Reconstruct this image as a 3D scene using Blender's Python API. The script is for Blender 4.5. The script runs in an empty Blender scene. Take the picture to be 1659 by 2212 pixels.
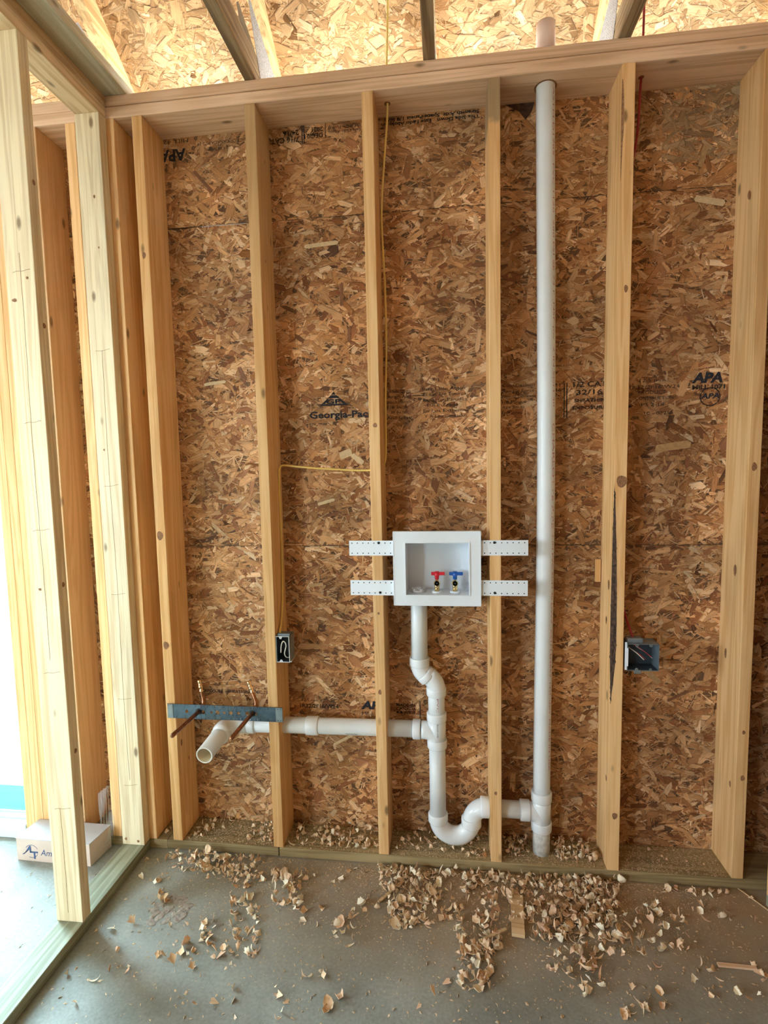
import bpy, bmesh, math, random
import numpy as np
from mathutils import Vector, Matrix
R_=random.Random(7); NR=np.random.default_rng(11)
SC=bpy.context.scene; COL=SC.collection
# ------------------------------------------------------------------ camera
cam_d=bpy.data.cameras.new('camera'); cam=bpy.data.objects.new('camera',cam_d); COL.objects.link(cam)
cam_d.sensor_fit='VERTICAL'; cam_d.sensor_height=36; cam_d.sensor_width=27; cam_d.lens=1134.33/2212*36
cam_d.clip_start=.05
def cam_axes(yaw,pit,rol):
    cy,sy,cp,sp,cr,sr=math.cos(yaw),math.sin(yaw),math.cos(pit),math.sin(pit),math.cos(rol),math.sin(rol)
    f=Vector((sy*cp,cy*cp,sp)); r0=Vector((cy,-sy,0)); u0=r0.cross(f)
    return r0*cr+u0*sr, -r0*sr+u0*cr, f
r,u,f=cam_axes(-.12047,-.08560,-.02035)
M=Matrix(((r.x,u.x,-f.x),(r.y,u.y,-f.y),(r.z,u.z,-f.z))).to_4x4(); M.translation=Vector((1.07648,-1.81311,1.46815))
cam.matrix_world=M; SC.camera=cam
# ------------------------------------------------------------------ sky, sun, exposure
W=bpy.data.worlds.new('sky'); SC.world=W; W.use_nodes=True
wn=W.node_tree.nodes; wl=W.node_tree.links; bg=wn['Background']
tc=wn.new('ShaderNodeTexCoord'); sx=wn.new('ShaderNodeSeparateXYZ'); cr=wn.new('ShaderNodeValToRGB')
wl.new(tc.outputs['Generated'],sx.inputs[0]); wl.new(sx.outputs['Z'],cr.inputs[0])
cr.color_ramp.elements[0].position=0; cr.color_ramp.elements[0].color=(.70,.885,1,1)
cr.color_ramp.elements[1].position=.8; cr.color_ramp.elements[1].color=(.55,.77,1,1)
wl.new(cr.outputs[0],bg.inputs[0]); bg.inputs[1].default_value=46.0
sun_d=bpy.data.lights.new('sun','SUN'); sun_d.energy=46; sun_d.angle=.01; sun_d.color=(1,.95,.86)
sun=bpy.data.objects.new('sun',sun_d); COL.objects.link(sun)
sun.rotation_euler=Vector((-.62,.14,-.77)).to_track_quat('-Z','Y').to_euler()
def portal(name,loc,size,tgt):
    d=bpy.data.lights.new(name,'AREA'); d.shape='RECTANGLE'; d.size,d.size_y=size; d.cycles.is_portal=True
    o=bpy.data.objects.new(name,d); COL.objects.link(o); o.location=loc
    o.rotation_euler=Vector(tgt).to_track_quat('-Z','Y').to_euler(); return o
portal('portal_left',(-3.98,-2.7,1.75),(1.2,1.1),(1,0,0))
portal('portal_door',(-1.13,.17,1.1),(.95,2.1),(0,-1,0))
portal('portal_front',(-2.3,-4.98,1.75),(1.1,1.1),(0,1,0))
SC.view_settings.view_transform='Standard'; SC.view_settings.look='None'; SC.view_settings.gamma=1
SC.view_settings.exposure=0.45; SC.view_settings.use_curve_mapping=False
# ------------------------------------------------------------------ materials
def newmat(name):
    m=bpy.data.materials.new(name); m.use_nodes=True; return m,m.node_tree.nodes,m.node_tree.links,m.node_tree.nodes['Principled BSDF']
def simple(name,col,rough=.5,metal=0,noise=0,nscale=30,bump=0,spec=.5,trans=0):
    m,n,l,b=newmat(name); b.inputs['Base Color'].default_value=(*col,1); b.inputs['Roughness'].default_value=rough
    b.inputs['Metallic'].default_value=metal; b.inputs['Specular IOR Level'].default_value=spec
    if noise or bump:
        t=n.new('ShaderNodeTexCoord'); x=n.new('ShaderNodeTexNoise'); x.inputs['Scale'].default_value=nscale; x.inputs['Detail'].default_value=5
        l.new(t.outputs['Object'],x.inputs['Vector'])
        if noise:
            mr=n.new('ShaderNodeMapRange'); l.new(x.outputs['Fac'],mr.inputs[0]); mr.inputs[1].default_value=.3; mr.inputs[2].default_value=.7
            mr.inputs[3].default_value=1-noise; mr.inputs[4].default_value=1
            h=n.new('ShaderNodeVectorMath'); h.operation='SCALE'; h.inputs[0].default_value=col; l.new(mr.outputs[0],h.inputs['Scale']); l.new(h.outputs[0],b.inputs['Base Color'])
        if bump:
            bb=n.new('ShaderNodeBump'); bb.inputs['Strength'].default_value=bump; bb.inputs['Distance'].default_value=.002
            l.new(x.outputs['Fac'],bb.inputs['Height']); l.new(bb.outputs[0],b.inputs['Normal'])
    return m
def wood(name,axis,light,dark,stain=(.30,.17,.07),stain_amt=.35,rough=.62,knots=True):
    m,n,l,b=newmat(name); b.inputs['Roughness'].default_value=rough; b.inputs['Specular IOR Level'].default_value=.3
    t=n.new('ShaderNodeTexCoord'); oi=n.new('ShaderNodeObjectInfo')
    off=n.new('ShaderNodeVectorMath'); off.operation='SCALE'; off.inputs[0].default_value=(7,11,13); l.new(oi.outputs['Random'],off.inputs['Scale'])
    add=n.new('ShaderNodeVectorMath'); l.new(t.outputs['Object'],add.inputs[0]); l.new(off.outputs[0],add.inputs[1])
    def mapped(s_across,s_along):
        mp=n.new('ShaderNodeMapping'); s=[s_across]*3; s[axis]=s_along; mp.inputs['Scale'].default_value=s; l.new(add.outputs[0],mp.inputs['Vector']); return mp
    g=n.new('ShaderNodeTexNoise'); g.inputs['Scale'].default_value=1; g.inputs['Detail'].default_value=6; g.inputs['Roughness'].default_value=.65
    l.new(mapped(90,2.2).outputs[0],g.inputs['Vector'])
    g2=n.new('ShaderNodeTexNoise'); g2.inputs['Scale'].default_value=1; g2.inputs['Detail'].default_value=3; g2.inputs['Distortion'].default_value=.8
    l.new(mapped(22,.9).outputs[0],g2.inputs['Vector'])
    wv=n.new('ShaderNodeMath'); wv.operation='MULTIPLY'; wv.inputs[1].default_value=28; l.new(g2.outputs['Fac'],wv.inputs[0])
    sn=n.new('ShaderNodeMath'); sn.operation='SINE'; l.new(wv.outputs[0],sn.inputs[0])
    mr=n.new('ShaderNodeMapRange'); mr.inputs[1].default_value=-1; mr.inputs[2].default_value=1; mr.inputs[3].default_value=-.16; mr.inputs[4].default_value=.16; l.new(sn.outputs[0],mr.inputs[0])
    ad=n.new('ShaderNodeMath'); l.new(g.outputs['Fac'],ad.inputs[0]); l.new(mr.outputs[0],ad.inputs[1])
    cr=n.new('ShaderNodeValToRGB'); e=cr.color_ramp.elements; e[0].position=.30; e[0].color=(*dark,1); e[1].position=.66; e[1].color=(*light,1)
    l.new(ad.outputs[0],cr.inputs[0])
    # per-board tone
    hs=n.new('ShaderNodeHueSaturation'); l.new(cr.outputs[0],hs.inputs['Color'])
    m3=n.new('ShaderNodeMapRange'); m3.inputs[3].default_value=.86; m3.inputs[4].default_value=1.10; l.new(oi.outputs['Random'],m3.inputs[0]); l.new(m3.outputs[0],hs.inputs['Value'])
    # blotchy stains
    s=n.new('ShaderNodeTexNoise'); s.inputs['Scale'].default_value=1; s.inputs['Detail'].default_value=4; l.new(mapped(9,2.0).outputs[0],s.inputs['Vector'])
    sr=n.new('ShaderNodeMapRange'); sr.inputs[1].default_value=.56; sr.inputs[2].default_value=.78; sr.inputs[3].default_value=0; sr.inputs[4].default_value=stain_amt; l.new(s.outputs['Fac'],sr.inputs[0])
    mx=n.new('ShaderNodeMix'); mx.data_type='RGBA'; l.new(sr.outputs[0],mx.inputs[0]); l.new(hs.outputs[0],mx.inputs[6]); mx.inputs[7].default_value=(*stain,1)
    last=mx.outputs[2]
    if knots:
        v=n.new('ShaderNodeTexVoronoi'); v.inputs['Scale'].default_value=1; l.new(mapped(11,4.5).outputs[0],v.inputs['Vector'])
        kr=n.new('ShaderNodeMapRange'); kr.inputs[1].default_value=.05; kr.inputs[2].default_value=.11; kr.inputs[3].default_value=.8; kr.inputs[4].default_value=0; l.new(v.outputs['Distance'],kr.inputs[0])
        mk=n.new('ShaderNodeMix'); mk.data_type='RGBA'; l.new(kr.outputs[0],mk.inputs[0]); l.new(last,mk.inputs[6]); mk.inputs[7].default_value=(.17,.085,.03,1); last=mk.outputs[2]
    l.new(last,b.inputs['Base Color'])
    bb=n.new('ShaderNodeBump'); bb.inputs['Strength'].default_value=.35; bb.inputs['Distance'].default_value=.0012
    l.new(g.outputs['Fac'],bb.inputs['Height']); l.new(bb.outputs[0],b.inputs['Normal'])
    return m
LW=(.89,.555,.26); DW=(.75,.405,.155)
wood_z=wood('stud_wood',2,LW,DW); wood_x=wood('plate_wood',0,(.82,.56,.37),(.66,.41,.24)); wood_y=wood('partition_wood',1,(.78,.56,.32),(.58,.36,.17))
wood_or=wood('partition_wide_wood',2,(.66,.40,.21),(.56,.32,.15))
wood_doorlit=wood('door_lit_stud_wood',2,(.82,.68,.44),(.66,.50,.29),stain=(.28,.24,.16))  # paler, greener copy of the stud wood: cool door light put into the colour
truss_y=wood('truss_wood',1,(.74,.50,.24),(.50,.29,.12)); truss_dk=wood('truss_chord_wood',1,(.42,.29,.16),(.22,.14,.075),stain=(.08,.07,.06),stain_amt=.6)
treat_x=wood('treated_plate_wood',0,(.36,.265,.13),(.22,.155,.07),stain=(.09,.075,.04),stain_amt=.6)
treat_y=wood('treated_partition_plate_wood',1,(.40,.40,.28),(.25,.25,.16),stain=(.10,.10,.06),stain_amt=.5,knots=False)
pale_x=wood('backer_wood',1,(.66,.60,.44),(.52,.44,.28))
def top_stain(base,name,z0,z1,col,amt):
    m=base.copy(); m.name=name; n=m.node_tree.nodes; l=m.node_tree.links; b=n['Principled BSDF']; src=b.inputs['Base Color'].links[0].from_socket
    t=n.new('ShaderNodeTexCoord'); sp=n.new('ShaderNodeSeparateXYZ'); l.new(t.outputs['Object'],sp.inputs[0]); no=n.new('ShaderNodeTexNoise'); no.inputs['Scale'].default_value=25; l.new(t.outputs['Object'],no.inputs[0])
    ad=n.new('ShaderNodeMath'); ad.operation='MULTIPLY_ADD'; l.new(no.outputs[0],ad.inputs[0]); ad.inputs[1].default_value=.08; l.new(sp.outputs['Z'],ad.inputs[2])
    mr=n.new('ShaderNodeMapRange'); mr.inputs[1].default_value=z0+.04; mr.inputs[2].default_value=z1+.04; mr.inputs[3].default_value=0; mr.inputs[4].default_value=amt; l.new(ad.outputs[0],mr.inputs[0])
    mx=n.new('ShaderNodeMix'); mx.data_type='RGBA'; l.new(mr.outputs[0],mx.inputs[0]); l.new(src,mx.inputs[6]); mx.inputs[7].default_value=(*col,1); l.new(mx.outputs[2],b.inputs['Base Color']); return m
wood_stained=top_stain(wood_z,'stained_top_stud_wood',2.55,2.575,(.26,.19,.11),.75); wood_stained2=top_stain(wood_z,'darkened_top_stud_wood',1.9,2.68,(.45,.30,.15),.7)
knot_m=simple('knot',(.44,.20,.085),.7,noise=.6,nscale=200)
bark_m=simple('bark',(.13,.065,.038),.95,noise=.75,nscale=90,bump=1)
pvc=simple('pvc_pipe',(.80,.81,.81),.38,noise=.05,nscale=14); pvcf=simple('pvc_fitting',(.83,.84,.85),.22)
pvc_dirty=simple('dirty_pvc',(.80,.76,.70),.6,noise=.45,nscale=60)
pvc_in=simple('pvc_pipe_inside',(.62,.50,.32),.6); pvc_glow_tint=simple('vent_stub_glow_tinted_pvc',(.80,.62,.52),.5)  # pink of the vent stub is the glow above the plate, painted in
box_w=simple('white_box_plastic',(.82,.85,.89),.35); box_in=simple('box_recess_plastic',(.74,.77,.82),.28)
black=simple('black',(.012,.012,.012),.6); shade_in=simple('box_painted_shade',(.035,.045,.055),.45)  # liner colour stands in for the shade inside the steel boxes
brass=simple('brass',(.78,.60,.28),.18,metal=1); copper=simple('copper',(.42,.19,.10),.33,metal=1,noise=.5,nscale=60)
copper_hi=simple('bright_copper',(.85,.62,.38),.2,metal=1)
steel=simple('galvanised_bracket',(.10,.15,.195),.42,metal=.7,noise=.35,nscale=50); steel_l=simple('steel_box',(.30,.35,.38),.4,metal=.6,noise=.25,nscale=40)
red_p=simple('red_handle',(.62,.015,.03),.3); blue_p=simple('blue_handle',(.01,.09,.36),.3)
yel=simple('yellow_cable',(.86,.62,.18),.45); redc=simple('red_cable',(.35,.02,.025),.45); whitec=simple('white_cable',(.75,.72,.62),.5)
nail_m=simple('nail_steel',(.55,.55,.55),.3,metal=.9)
vinyl=simple('door_vinyl',(.70,.86,.88),.35); vinyl2=simple('door_vinyl_film',(.20,.62,.68),.3)
panel_m=simple('unseen_wall_board',(.42,.25,.13),.85,noise=.3,nscale=12); conc_out=None
chip_m=[simple('shaving_tan',(.93,.66,.42),.7,noise=.2,nscale=120),simple('shaving_pale',(.97,.82,.60),.7,noise=.15,nscale=120),simple('shaving_rose',(.90,.58,.37),.7,noise=.3,nscale=120)]
for m in chip_m:
    m.node_tree.nodes['Principled BSDF'].inputs['Specular IOR Level'].default_value=.2
dust_m=simple('sawdust',(.88,.64,.40),.85,noise=.4,nscale=300); mortar_m=simple('dried_mortar',(.44,.36,.29),.9,noise=.5,nscale=60,bump=.8)
card_m=simple('cardboard',(.66,.50,.40),.75,noise=.08,nscale=30); card_top=simple('cardboard_lid',(.52,.50,.50),.6,noise=.08,nscale=30)
foamcore=simple('bracket_hole_dark',(.02,.03,.04),.7)
def ink_mat(name,col,cov=.5,scale=260):
    m,n,l,b=newmat(name); b.inputs['Base Color'].default_value=(*col,1); b.inputs['Roughness'].default_value=.9
    t=n.new('ShaderNodeTexCoord'); x=n.new('ShaderNodeTexNoise'); x.inputs['Scale'].default_value=scale; x.inputs['Detail'].default_value=3; l.new(t.outputs['Object'],x.inputs['Vector'])
    mr=n.new('ShaderNodeMapRange'); mr.inputs[1].default_value=cov-.12; mr.inputs[2].default_value=cov+.12; mr.inputs[3].default_value=.95; mr.inputs[4].default_value=.1; l.new(x.outputs['Fac'],mr.inputs[0])
    l.new(mr.outputs[0],b.inputs['Alpha']); return m
ink=ink_mat('stamp_ink',(.02,.014,.012),.63,160); ink_red=ink_mat('pipe_print_ink',(.60,.20,.24),.66,300); ink_k=ink_mat('solid_ink',(.02,.02,.03),.8); ink_navy=ink_mat('carton_ink',(.05,.09,.19),.75)
# glass / film
def glassy(name,col,alpha,rough=.1):
    m,n,l,b=newmat(name); out=n['Material Output']; tr=n.new('ShaderNodeBsdfTransparent'); tr.inputs[0].default_value=(*col,1)
    b.inputs['Base Color'].default_value=(*col,1); b.inputs['Roughness'].default_value=rough
    mx=n.new('ShaderNodeMixShader'); mx.inputs[0].default_value=alpha; l.new(tr.outputs[0],mx.inputs[1]); l.new(b.outputs[0],mx.inputs[2]); l.new(mx.outputs[0],out.inputs[0]); return m
glass=glassy('window_glass',(.93,1,.99),.06,.02); film=glassy('clear_film',(.93,.97,.98),.16,.25); film_c=glassy('cyan_protective_film',(.35,.85,.92),.45,.3)
# strands of the oriented strand board
def strand_mat(name,val=1.0):
    m,n,l,b=newmat(name); b.inputs['Roughness'].default_value=.6; b.inputs['Specular IOR Level'].default_value=.25
    a=n.new('ShaderNodeAttribute'); a.attribute_name='tone'; uv=n.new('ShaderNodeUVMap'); uv.uv_map='UVMap'; ue=n.new('ShaderNodeUVMap'); ue.uv_map='edge'
    mp=n.new('ShaderNodeMapping'); mp.inputs['Scale'].default_value=(25,420,1); l.new(uv.outputs[0],mp.inputs['Vector'])
    x=n.new('ShaderNodeTexNoise'); x.inputs['Scale'].default_value=1; x.inputs['Detail'].default_value=3; l.new(mp.outputs[0],x.inputs['Vector'])
    mr=n.new('ShaderNodeMapRange'); mr.inputs[1].default_value=.3; mr.inputs[2].default_value=.7; mr.inputs[3].default_value=.66*val; mr.inputs[4].default_value=1.14*val; l.new(x.outputs['Fac'],mr.inputs[0])
    h=n.new('ShaderNodeVectorMath'); h.operation='SCALE'; l.new(a.outputs['Color'],h.inputs[0]); l.new(mr.outputs[0],h.inputs['Scale'])
    se=n.new('ShaderNodeSeparateXYZ'); l.new(ue.outputs[0],se.inputs[0]); ab=n.new('ShaderNodeMath'); ab.operation='ABSOLUTE'; l.new(se.outputs['Y'],ab.inputs[0]); ax=n.new('ShaderNodeMath'); ax.operation='ABSOLUTE'; l.new(se.outputs['X'],ax.inputs[0])
    em=n.new('ShaderNodeMapRange'); em.inputs[1].default_value=.72; em.inputs[2].default_value=.98; em.inputs[3].default_value=1.06; em.inputs[4].default_value=.50; l.new(ab.outputs[0],em.inputs[0])  # contact shade between flakes, along with dark resin edges, put into the colour
    ex=n.new('ShaderNodeMapRange'); ex.inputs[1].default_value=.90; ex.inputs[2].default_value=1.0; ex.inputs[3].default_value=1.0; ex.inputs[4].default_value=.62; l.new(ax.outputs[0],ex.inputs[0])
    eo=n.new('ShaderNodeMath'); eo.operation='MULTIPLY'; l.new(em.outputs[0],eo.inputs[0]); l.new(ex.outputs[0],eo.inputs[1])
    h0=n.new('ShaderNodeVectorMath'); h0.operation='SCALE'; l.new(h.outputs[0],h0.inputs[0]); l.new(eo.outputs[0],h0.inputs['Scale']); h=h0
    t=n.new('ShaderNodeTexCoord'); bl=n.new('ShaderNodeTexNoise'); bl.inputs['Scale'].default_value=4.5; bl.inputs['Detail'].default_value=4; l.new(t.outputs['Object'],bl.inputs['Vector'])
    m2=n.new('ShaderNodeMapRange'); m2.inputs[1].default_value=.35; m2.inputs[2].default_value=.68; m2.inputs[3].default_value=.66; m2.inputs[4].default_value=1.15; l.new(bl.outputs['Fac'],m2.inputs[0])
    h2=n.new('ShaderNodeVectorMath'); h2.operation='SCALE'; l.new(h.outputs[0],h2.inputs[0]); l.new(m2.outputs[0],h2.inputs['Scale']); l.new(h2.outputs[0],b.inputs['Base Color'])
    ta=n.new('ShaderNodeAttribute'); ta.attribute_name='lean'; ge=n.new('ShaderNodeNewGeometry'); av=n.new('ShaderNodeVectorMath'); l.new(ge.outputs['Normal'],av.inputs[0]); l.new(ta.outputs['Vector'],av.inputs[1])
    nn=n.new('ShaderNodeVectorMath'); nn.operation='NORMALIZE'; l.new(av.outputs[0],nn.inputs[0])
    bb=n.new('ShaderNodeBump'); bb.inputs['Strength'].default_value=.8; bb.inputs['Distance'].default_value=.0012; l.new(x.outputs['Fac'],bb.inputs['Height']); l.new(nn.outputs[0],bb.inputs['Normal']); l.new(bb.outputs[0],b.inputs['Normal'])
    return m
strand=strand_mat('strand_board_flakes'); strand_roof=strand_mat('roof_board_flakes',.85); osb_base=simple('strand_board_core',(.20,.10,.045),.8,noise=.5,nscale=60)
# concrete
def concrete_mat():
    m,n,l,b=newmat('concrete_slab'); t=n.new('ShaderNodeTexCoord')
    a=n.new('ShaderNodeTexNoise'); a.inputs['Scale'].default_value=2.6; a.inputs['Detail'].default_value=7; a.inputs['Roughness'].default_value=.6; l.new(t.outputs['Object'],a.inputs[0])
    c=n.new('ShaderNodeValToRGB'); e=c.color_ramp.elements; e[0].position=.3; e[0].color=(.20,.20,.17,1); e[1].position=.72; e[1].color=(.38,.375,.325,1); l.new(a.outputs[0],c.inputs[0])
    f=n.new('ShaderNodeTexNoise'); f.inputs['Scale'].default_value=110; f.inputs['Detail'].default_value=4; l.new(t.outputs['Object'],f.inputs[0])
    mr=n.new('ShaderNodeMapRange'); mr.inputs[1].default_value=.3; mr.inputs[2].default_value=.7; mr.inputs[3].default_value=.85; mr.inputs[4].default_value=1.12; l.new(f.outputs[0],mr.inputs[0])
    s=n.new('ShaderNodeVectorMath'); s.operation='SCALE'; l.new(c.outputs[0],s.inputs[0]); l.new(mr.outputs[0],s.inputs['Scale'])
    # sawdust film along the sill: a band near y=0 on the right part of the bay wall
    sp=n.new('ShaderNodeSeparateXYZ'); l.new(t.outputs['Object'],sp.inputs[0])
    d=n.new('ShaderNodeMapRange'); d.inputs[1].default_value=-.50; d.inputs[2].default_value=-.05; l.new(sp.outputs['Y'],d.inputs[0])
    dx=n.new('ShaderNodeMapRange'); dx.inputs[1].default_value=.05; dx.inputs[2].default_value=1.1; l.new(sp.outputs['X'],dx.inputs[0])
    dn=n.new('ShaderNodeTexNoise'); dn.inputs['Scale'].default_value=9; dn.inputs['Detail'].default_value=6; l.new(t.outputs['Object'],dn.inputs[0])
    m1=n.new('ShaderNodeMath'); m1.operation='MULTIPLY'; l.new(d.outputs[0],m1.inputs[0]); l.new(dx.outputs[0],m1.inputs[1])
    m2=n.new('ShaderNodeMath'); m2.operation='MULTIPLY'; l.new(m1.outputs[0],m2.inputs[0]); l.new(dn.outputs[0],m2.inputs[1])
    m4=n.new('ShaderNodeMath'); m4.operation='MULTIPLY'; m4.use_clamp=True; m4.inputs[1].default_value=2.0; l.new(m2.outputs[0],m4.inputs[0])
    mx=n.new('ShaderNodeMix'); mx.data_type='RGBA'; l.new(m4.outputs[0],mx.inputs[0]); l.new(s.outputs[0],mx.inputs[6]); mx.inputs[7].default_value=(.38,.255,.145,1)
    l.new(mx.outputs[2],b.inputs['Base Color']); b.inputs['Roughness'].default_value=.62; b.inputs['Specular IOR Level'].default_value=.35
    bb=n.new('ShaderNodeBump'); bb.inputs['Strength'].default_value=.25; bb.inputs['Distance'].default_value=.002; l.new(f.outputs[0],bb.inputs['Height']); l.new(bb.outputs[0],b.inputs['Normal'])
    return m
concrete=concrete_mat()
def gravel_mat():
    m,n,l,b=newmat('pale_gravel'); t=n.new('ShaderNodeTexCoord'); v=n.new('ShaderNodeTexNoise'); v.inputs['Scale'].default_value=14; v.inputs['Detail'].default_value=8; l.new(t.outputs['Object'],v.inputs[0])
    c=n.new('ShaderNodeValToRGB'); e=c.color_ramp.elements; e[0].position=.38; e[0].color=(.16,.15,.13,1); e[1].position=.56; e[1].color=(.42,.37,.30,1); l.new(v.outputs[0],c.inputs[0]); l.new(c.outputs[0],b.inputs['Base Color']); b.inputs['Roughness'].default_value=.95; return m
def plate_mat():
    m,n,l,b=newmat('toothed_truss_plate'); b.inputs['Base Color'].default_value=(.42,.42,.42,1); b.inputs['Metallic'].default_value=.6; b.inputs['Roughness'].default_value=.5
    t=n.new('ShaderNodeTexCoord'); br=n.new('ShaderNodeTexVoronoi'); br.inputs['Scale'].default_value=130; br.inputs['Randomness'].default_value=.25; l.new(t.outputs['Object'],br.inputs[0])
    mr=n.new('ShaderNodeMapRange'); mr.inputs[1].default_value=.25; mr.inputs[2].default_value=.42; l.new(br.outputs['Distance'],mr.inputs[0])
    mx=n.new('ShaderNodeMix'); mx.data_type='RGBA'; l.new(mr.outputs[0],mx.inputs[0]); mx.inputs[6].default_value=(.10,.09,.08,1); mx.inputs[7].default_value=(.40,.40,.41,1); l.new(mx.outputs[2],b.inputs['Base Color']); return m
tplate=plate_mat(); gravel=gravel_mat()
# ------------------------------------------------------------------ helpers
def link(name,me,parent=None,mat=None):
    o=bpy.data.objects.new(name,me); COL.objects.link(o)
    if parent is not None: o.parent=parent
    if mat is not None and me is not None:
        for m in (mat if isinstance(mat,(list,tuple)) else [mat]): me.materials.append(m)
    return o
def obj(name,bm,mat,parent=None,smooth=False):
    me=bpy.data.meshes.new(name); bm.normal_update(); bm.to_mesh(me); bm.free()
    if smooth:
        for p in me.polygons: p.use_smooth=True
    return link(name,me,parent,mat)
def empty(name,parent=None,loc=(0,0,0)):
    o=bpy.data.objects.new(name,None); COL.objects.link(o); o.location=loc; o.empty_display_size=.1
    if parent is not None: o.parent=parent
    return o
def tag(o,label=None,cat=None,group=None,kind=None):
    if label: o['label']=label
    if cat: o['category']=cat
    if group: o['group']=group
    if kind: o['kind']=kind
    return o
def add_box(bm,x0,x1,y0,y1,z0,z1,bev=0,seg=1,dx=0,dy=0):
    vs=[bm.verts.new((x+(dx if z==z1 else 0),y+(dy if z==z1 else 0),z)) for z in (z0,z1) for y in (y0,y1) for x in (x0,x1)]
    F=[(0,2,3,1),(4,5,7,6),(0,1,5,4),(1,3,7,5),(3,2,6,7),(2,0,4,6)]
    fs=[bm.faces.new([vs[i] for i in q]) for q in F]
    if bev:
        es=list({e for q in fs for e in q.edges}); bmesh.ops.bevel(bm,geom=es,offset=bev,segments=seg,affect='EDGES',profile=.5)
def box(name,x0,x1,y0,y1,z0,z1,mat,parent=None,bev=0,seg=1,dx=0,dy=0,origin=None):
    bm=bmesh.new(); add_box(bm,x0,x1,y0,y1,z0,z1,bev,seg,dx,dy)
    o=obj(name,bm,mat,parent); return o
def sweep(bm,pts,rad,seg=28,caps=True,inner=None):
    pts=[Vector(p) for p in pts]; n=len(pts); rs=rad if isinstance(rad,(list,tuple)) else [rad]*n
    T=[(pts[min(i+1,n-1)]-pts[max(i-1,0)]).normalized() for i in range(n)]
    a=Vector((0,0,1)) if abs(T[0].z)<.9 else Vector((1,0,0)); N=(a-T[0]*a.dot(T[0])).normalized(); rings=[]
    for i in range(n):
        N=(N-T[i]*N.dot(T[i])).normalized(); B=T[i].cross(N)
        rings.append([bm.verts.new(pts[i]+(N*math.cos(2*math.pi*k/seg)+B*math.sin(2*math.pi*k/seg))*rs[i]) for k in range(seg)])
    for i in range(n-1):
        for k in range(seg):
            f_=bm.faces.new((rings[i][k],rings[i][(k+1)%seg],rings[i+1][(k+1)%seg],rings[i+1][k])); f_.smooth=True
    if caps:
        bm.faces.new(rings[0][::-1]); bm.faces.new(rings[-1])
    return rings
def tube(name,pts,rad,mat,parent=None,seg=28,caps=True):
    bm=bmesh.new(); sweep(bm,pts,rad,seg,caps); return obj(name,bm,mat,parent)
def arc(c,r_,a0,a1,n,ex,ez):
    c=Vector(c); ex=Vector(ex); ez=Vector(ez)
    return [c+ex*r_*math.cos(a0+(a1-a0)*i/n)+ez*r_*math.sin(a0+(a1-a0)*i/n) for i in range(n+1)]
def smoothpath(P,n=6):
    P=[Vector(p) for p in P]; out=[]
    for i in range(len(P)-1):
        p0=P[max(i-1,0)]; p1=P[i]; p2=P[i+1]; p3=P[min(i+2,len(P)-1)]
        for k in range(n):
            t=k/n; out.append(.5*((2*p1)+(p2-p0)*t+(2*p0-5*p1+4*p2-p3)*t*t+(3*p1-p0-3*p2+p3)*t**3))
    out.append(P[-1]); return out
def hub(bm,c,axis,h,r0,lip=.0035,seg=32):
    c=Vector(c); ax=Vector(axis).normalized()
    zs=[(-h/2,r0-.002),(-h/2+.001,r0+lip*.6),(-h/2+.004,r0+lip),(h/2-.004,r0+lip),(h/2-.001,r0+lip*.6),(h/2,r0-.002)]
    sweep(bm,[c+ax*z for z,_ in zs],[q for _,q in zs],seg)
def text_mesh(s,size,shear=0,bold=0):
    cu=bpy.data.curves.new('t','FONT'); cu.body=s; cu.size=size; cu.resolution_u=2; cu.shear=shear; cu.offset=bold; cu.align_x='LEFT'; cu.space_line=.95
    to=bpy.data.objects.new('t',cu); COL.objects.link(to); dg=bpy.context.evaluated_depsgraph_get(); me=bpy.data.meshes.new_from_object(to.evaluated_get(dg)); 
    bpy.data.objects.remove(to); return me
def stamp(name,s,x,z,h,parent,mat,y=.1376,flip=False,w=None,bold=.0,shear=0,rotz=None,nrm='-y'):
    me=text_mesh(s,h*1.35,shear,bold)
    co=np.zeros(len(me.vertices)*3); me.vertices.foreach_get('co',co); co=co.reshape(-1,3)
    co[:,0]-=co[:,0].min(); 
    if w: co[:,0]*=w/max(co[:,0].max(),1e-6)
    new=np.zeros_like(co)
    if flip: new[:,0]=x-co[:,0]; new[:,2]=z-co[:,1]
    else: new[:,0]=x+co[:,0]; new[:,2]=z+co[:,1]
    new[:,1]=y
    me.vertices.foreach_set('co',new.ravel()); me.update(); me.materials.clear()
    o=link(name,me,parent,mat); return o
def mesh_np(name,V,F,mat,parent,loop_n,tone=None,uv=None,smooth=False):
    me=bpy.data.meshes.new(name); me.vertices.add(len(V)); me.vertices.foreach_set('co',V.ravel().astype(np.float32))
    nf=len(F); me.loops.add(nf*loop_n); me.loops.foreach_set('vertex_index',F.ravel().astype(np.int32))
    me.polygons.add(nf); me.polygons.foreach_set('loop_start',np.arange(nf,dtype=np.int32)*loop_n)
    me.update(calc_edges=True)
    if tone is not None:
        a=me.attributes.new('tone','FLOAT_COLOR','FACE'); a.data.foreach_set('color',tone.ravel().astype(np.float32))
    if tone is not None:
        a=me.attributes.new('lean','FLOAT_VECTOR','FACE'); a.data.foreach_set('vector',NR.normal(0,.17,len(F)*3).astype(np.float32))
    if uv is not None:
        l_=me.uv_layers.new(name='UVMap'); l_.data.foreach_set('uv',uv.ravel().astype(np.float32))
    if tone is not None:
        l2=me.uv_layers.new(name='edge'); l2.data.foreach_set('uv',EDGE.ravel().astype(np.float32)); me.uv_layers.active_index=0
    if smooth: me.polygons.foreach_set('use_smooth',np.ones(nf,dtype=bool))
    me.validate(); return link(name,me,parent,mat)
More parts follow.
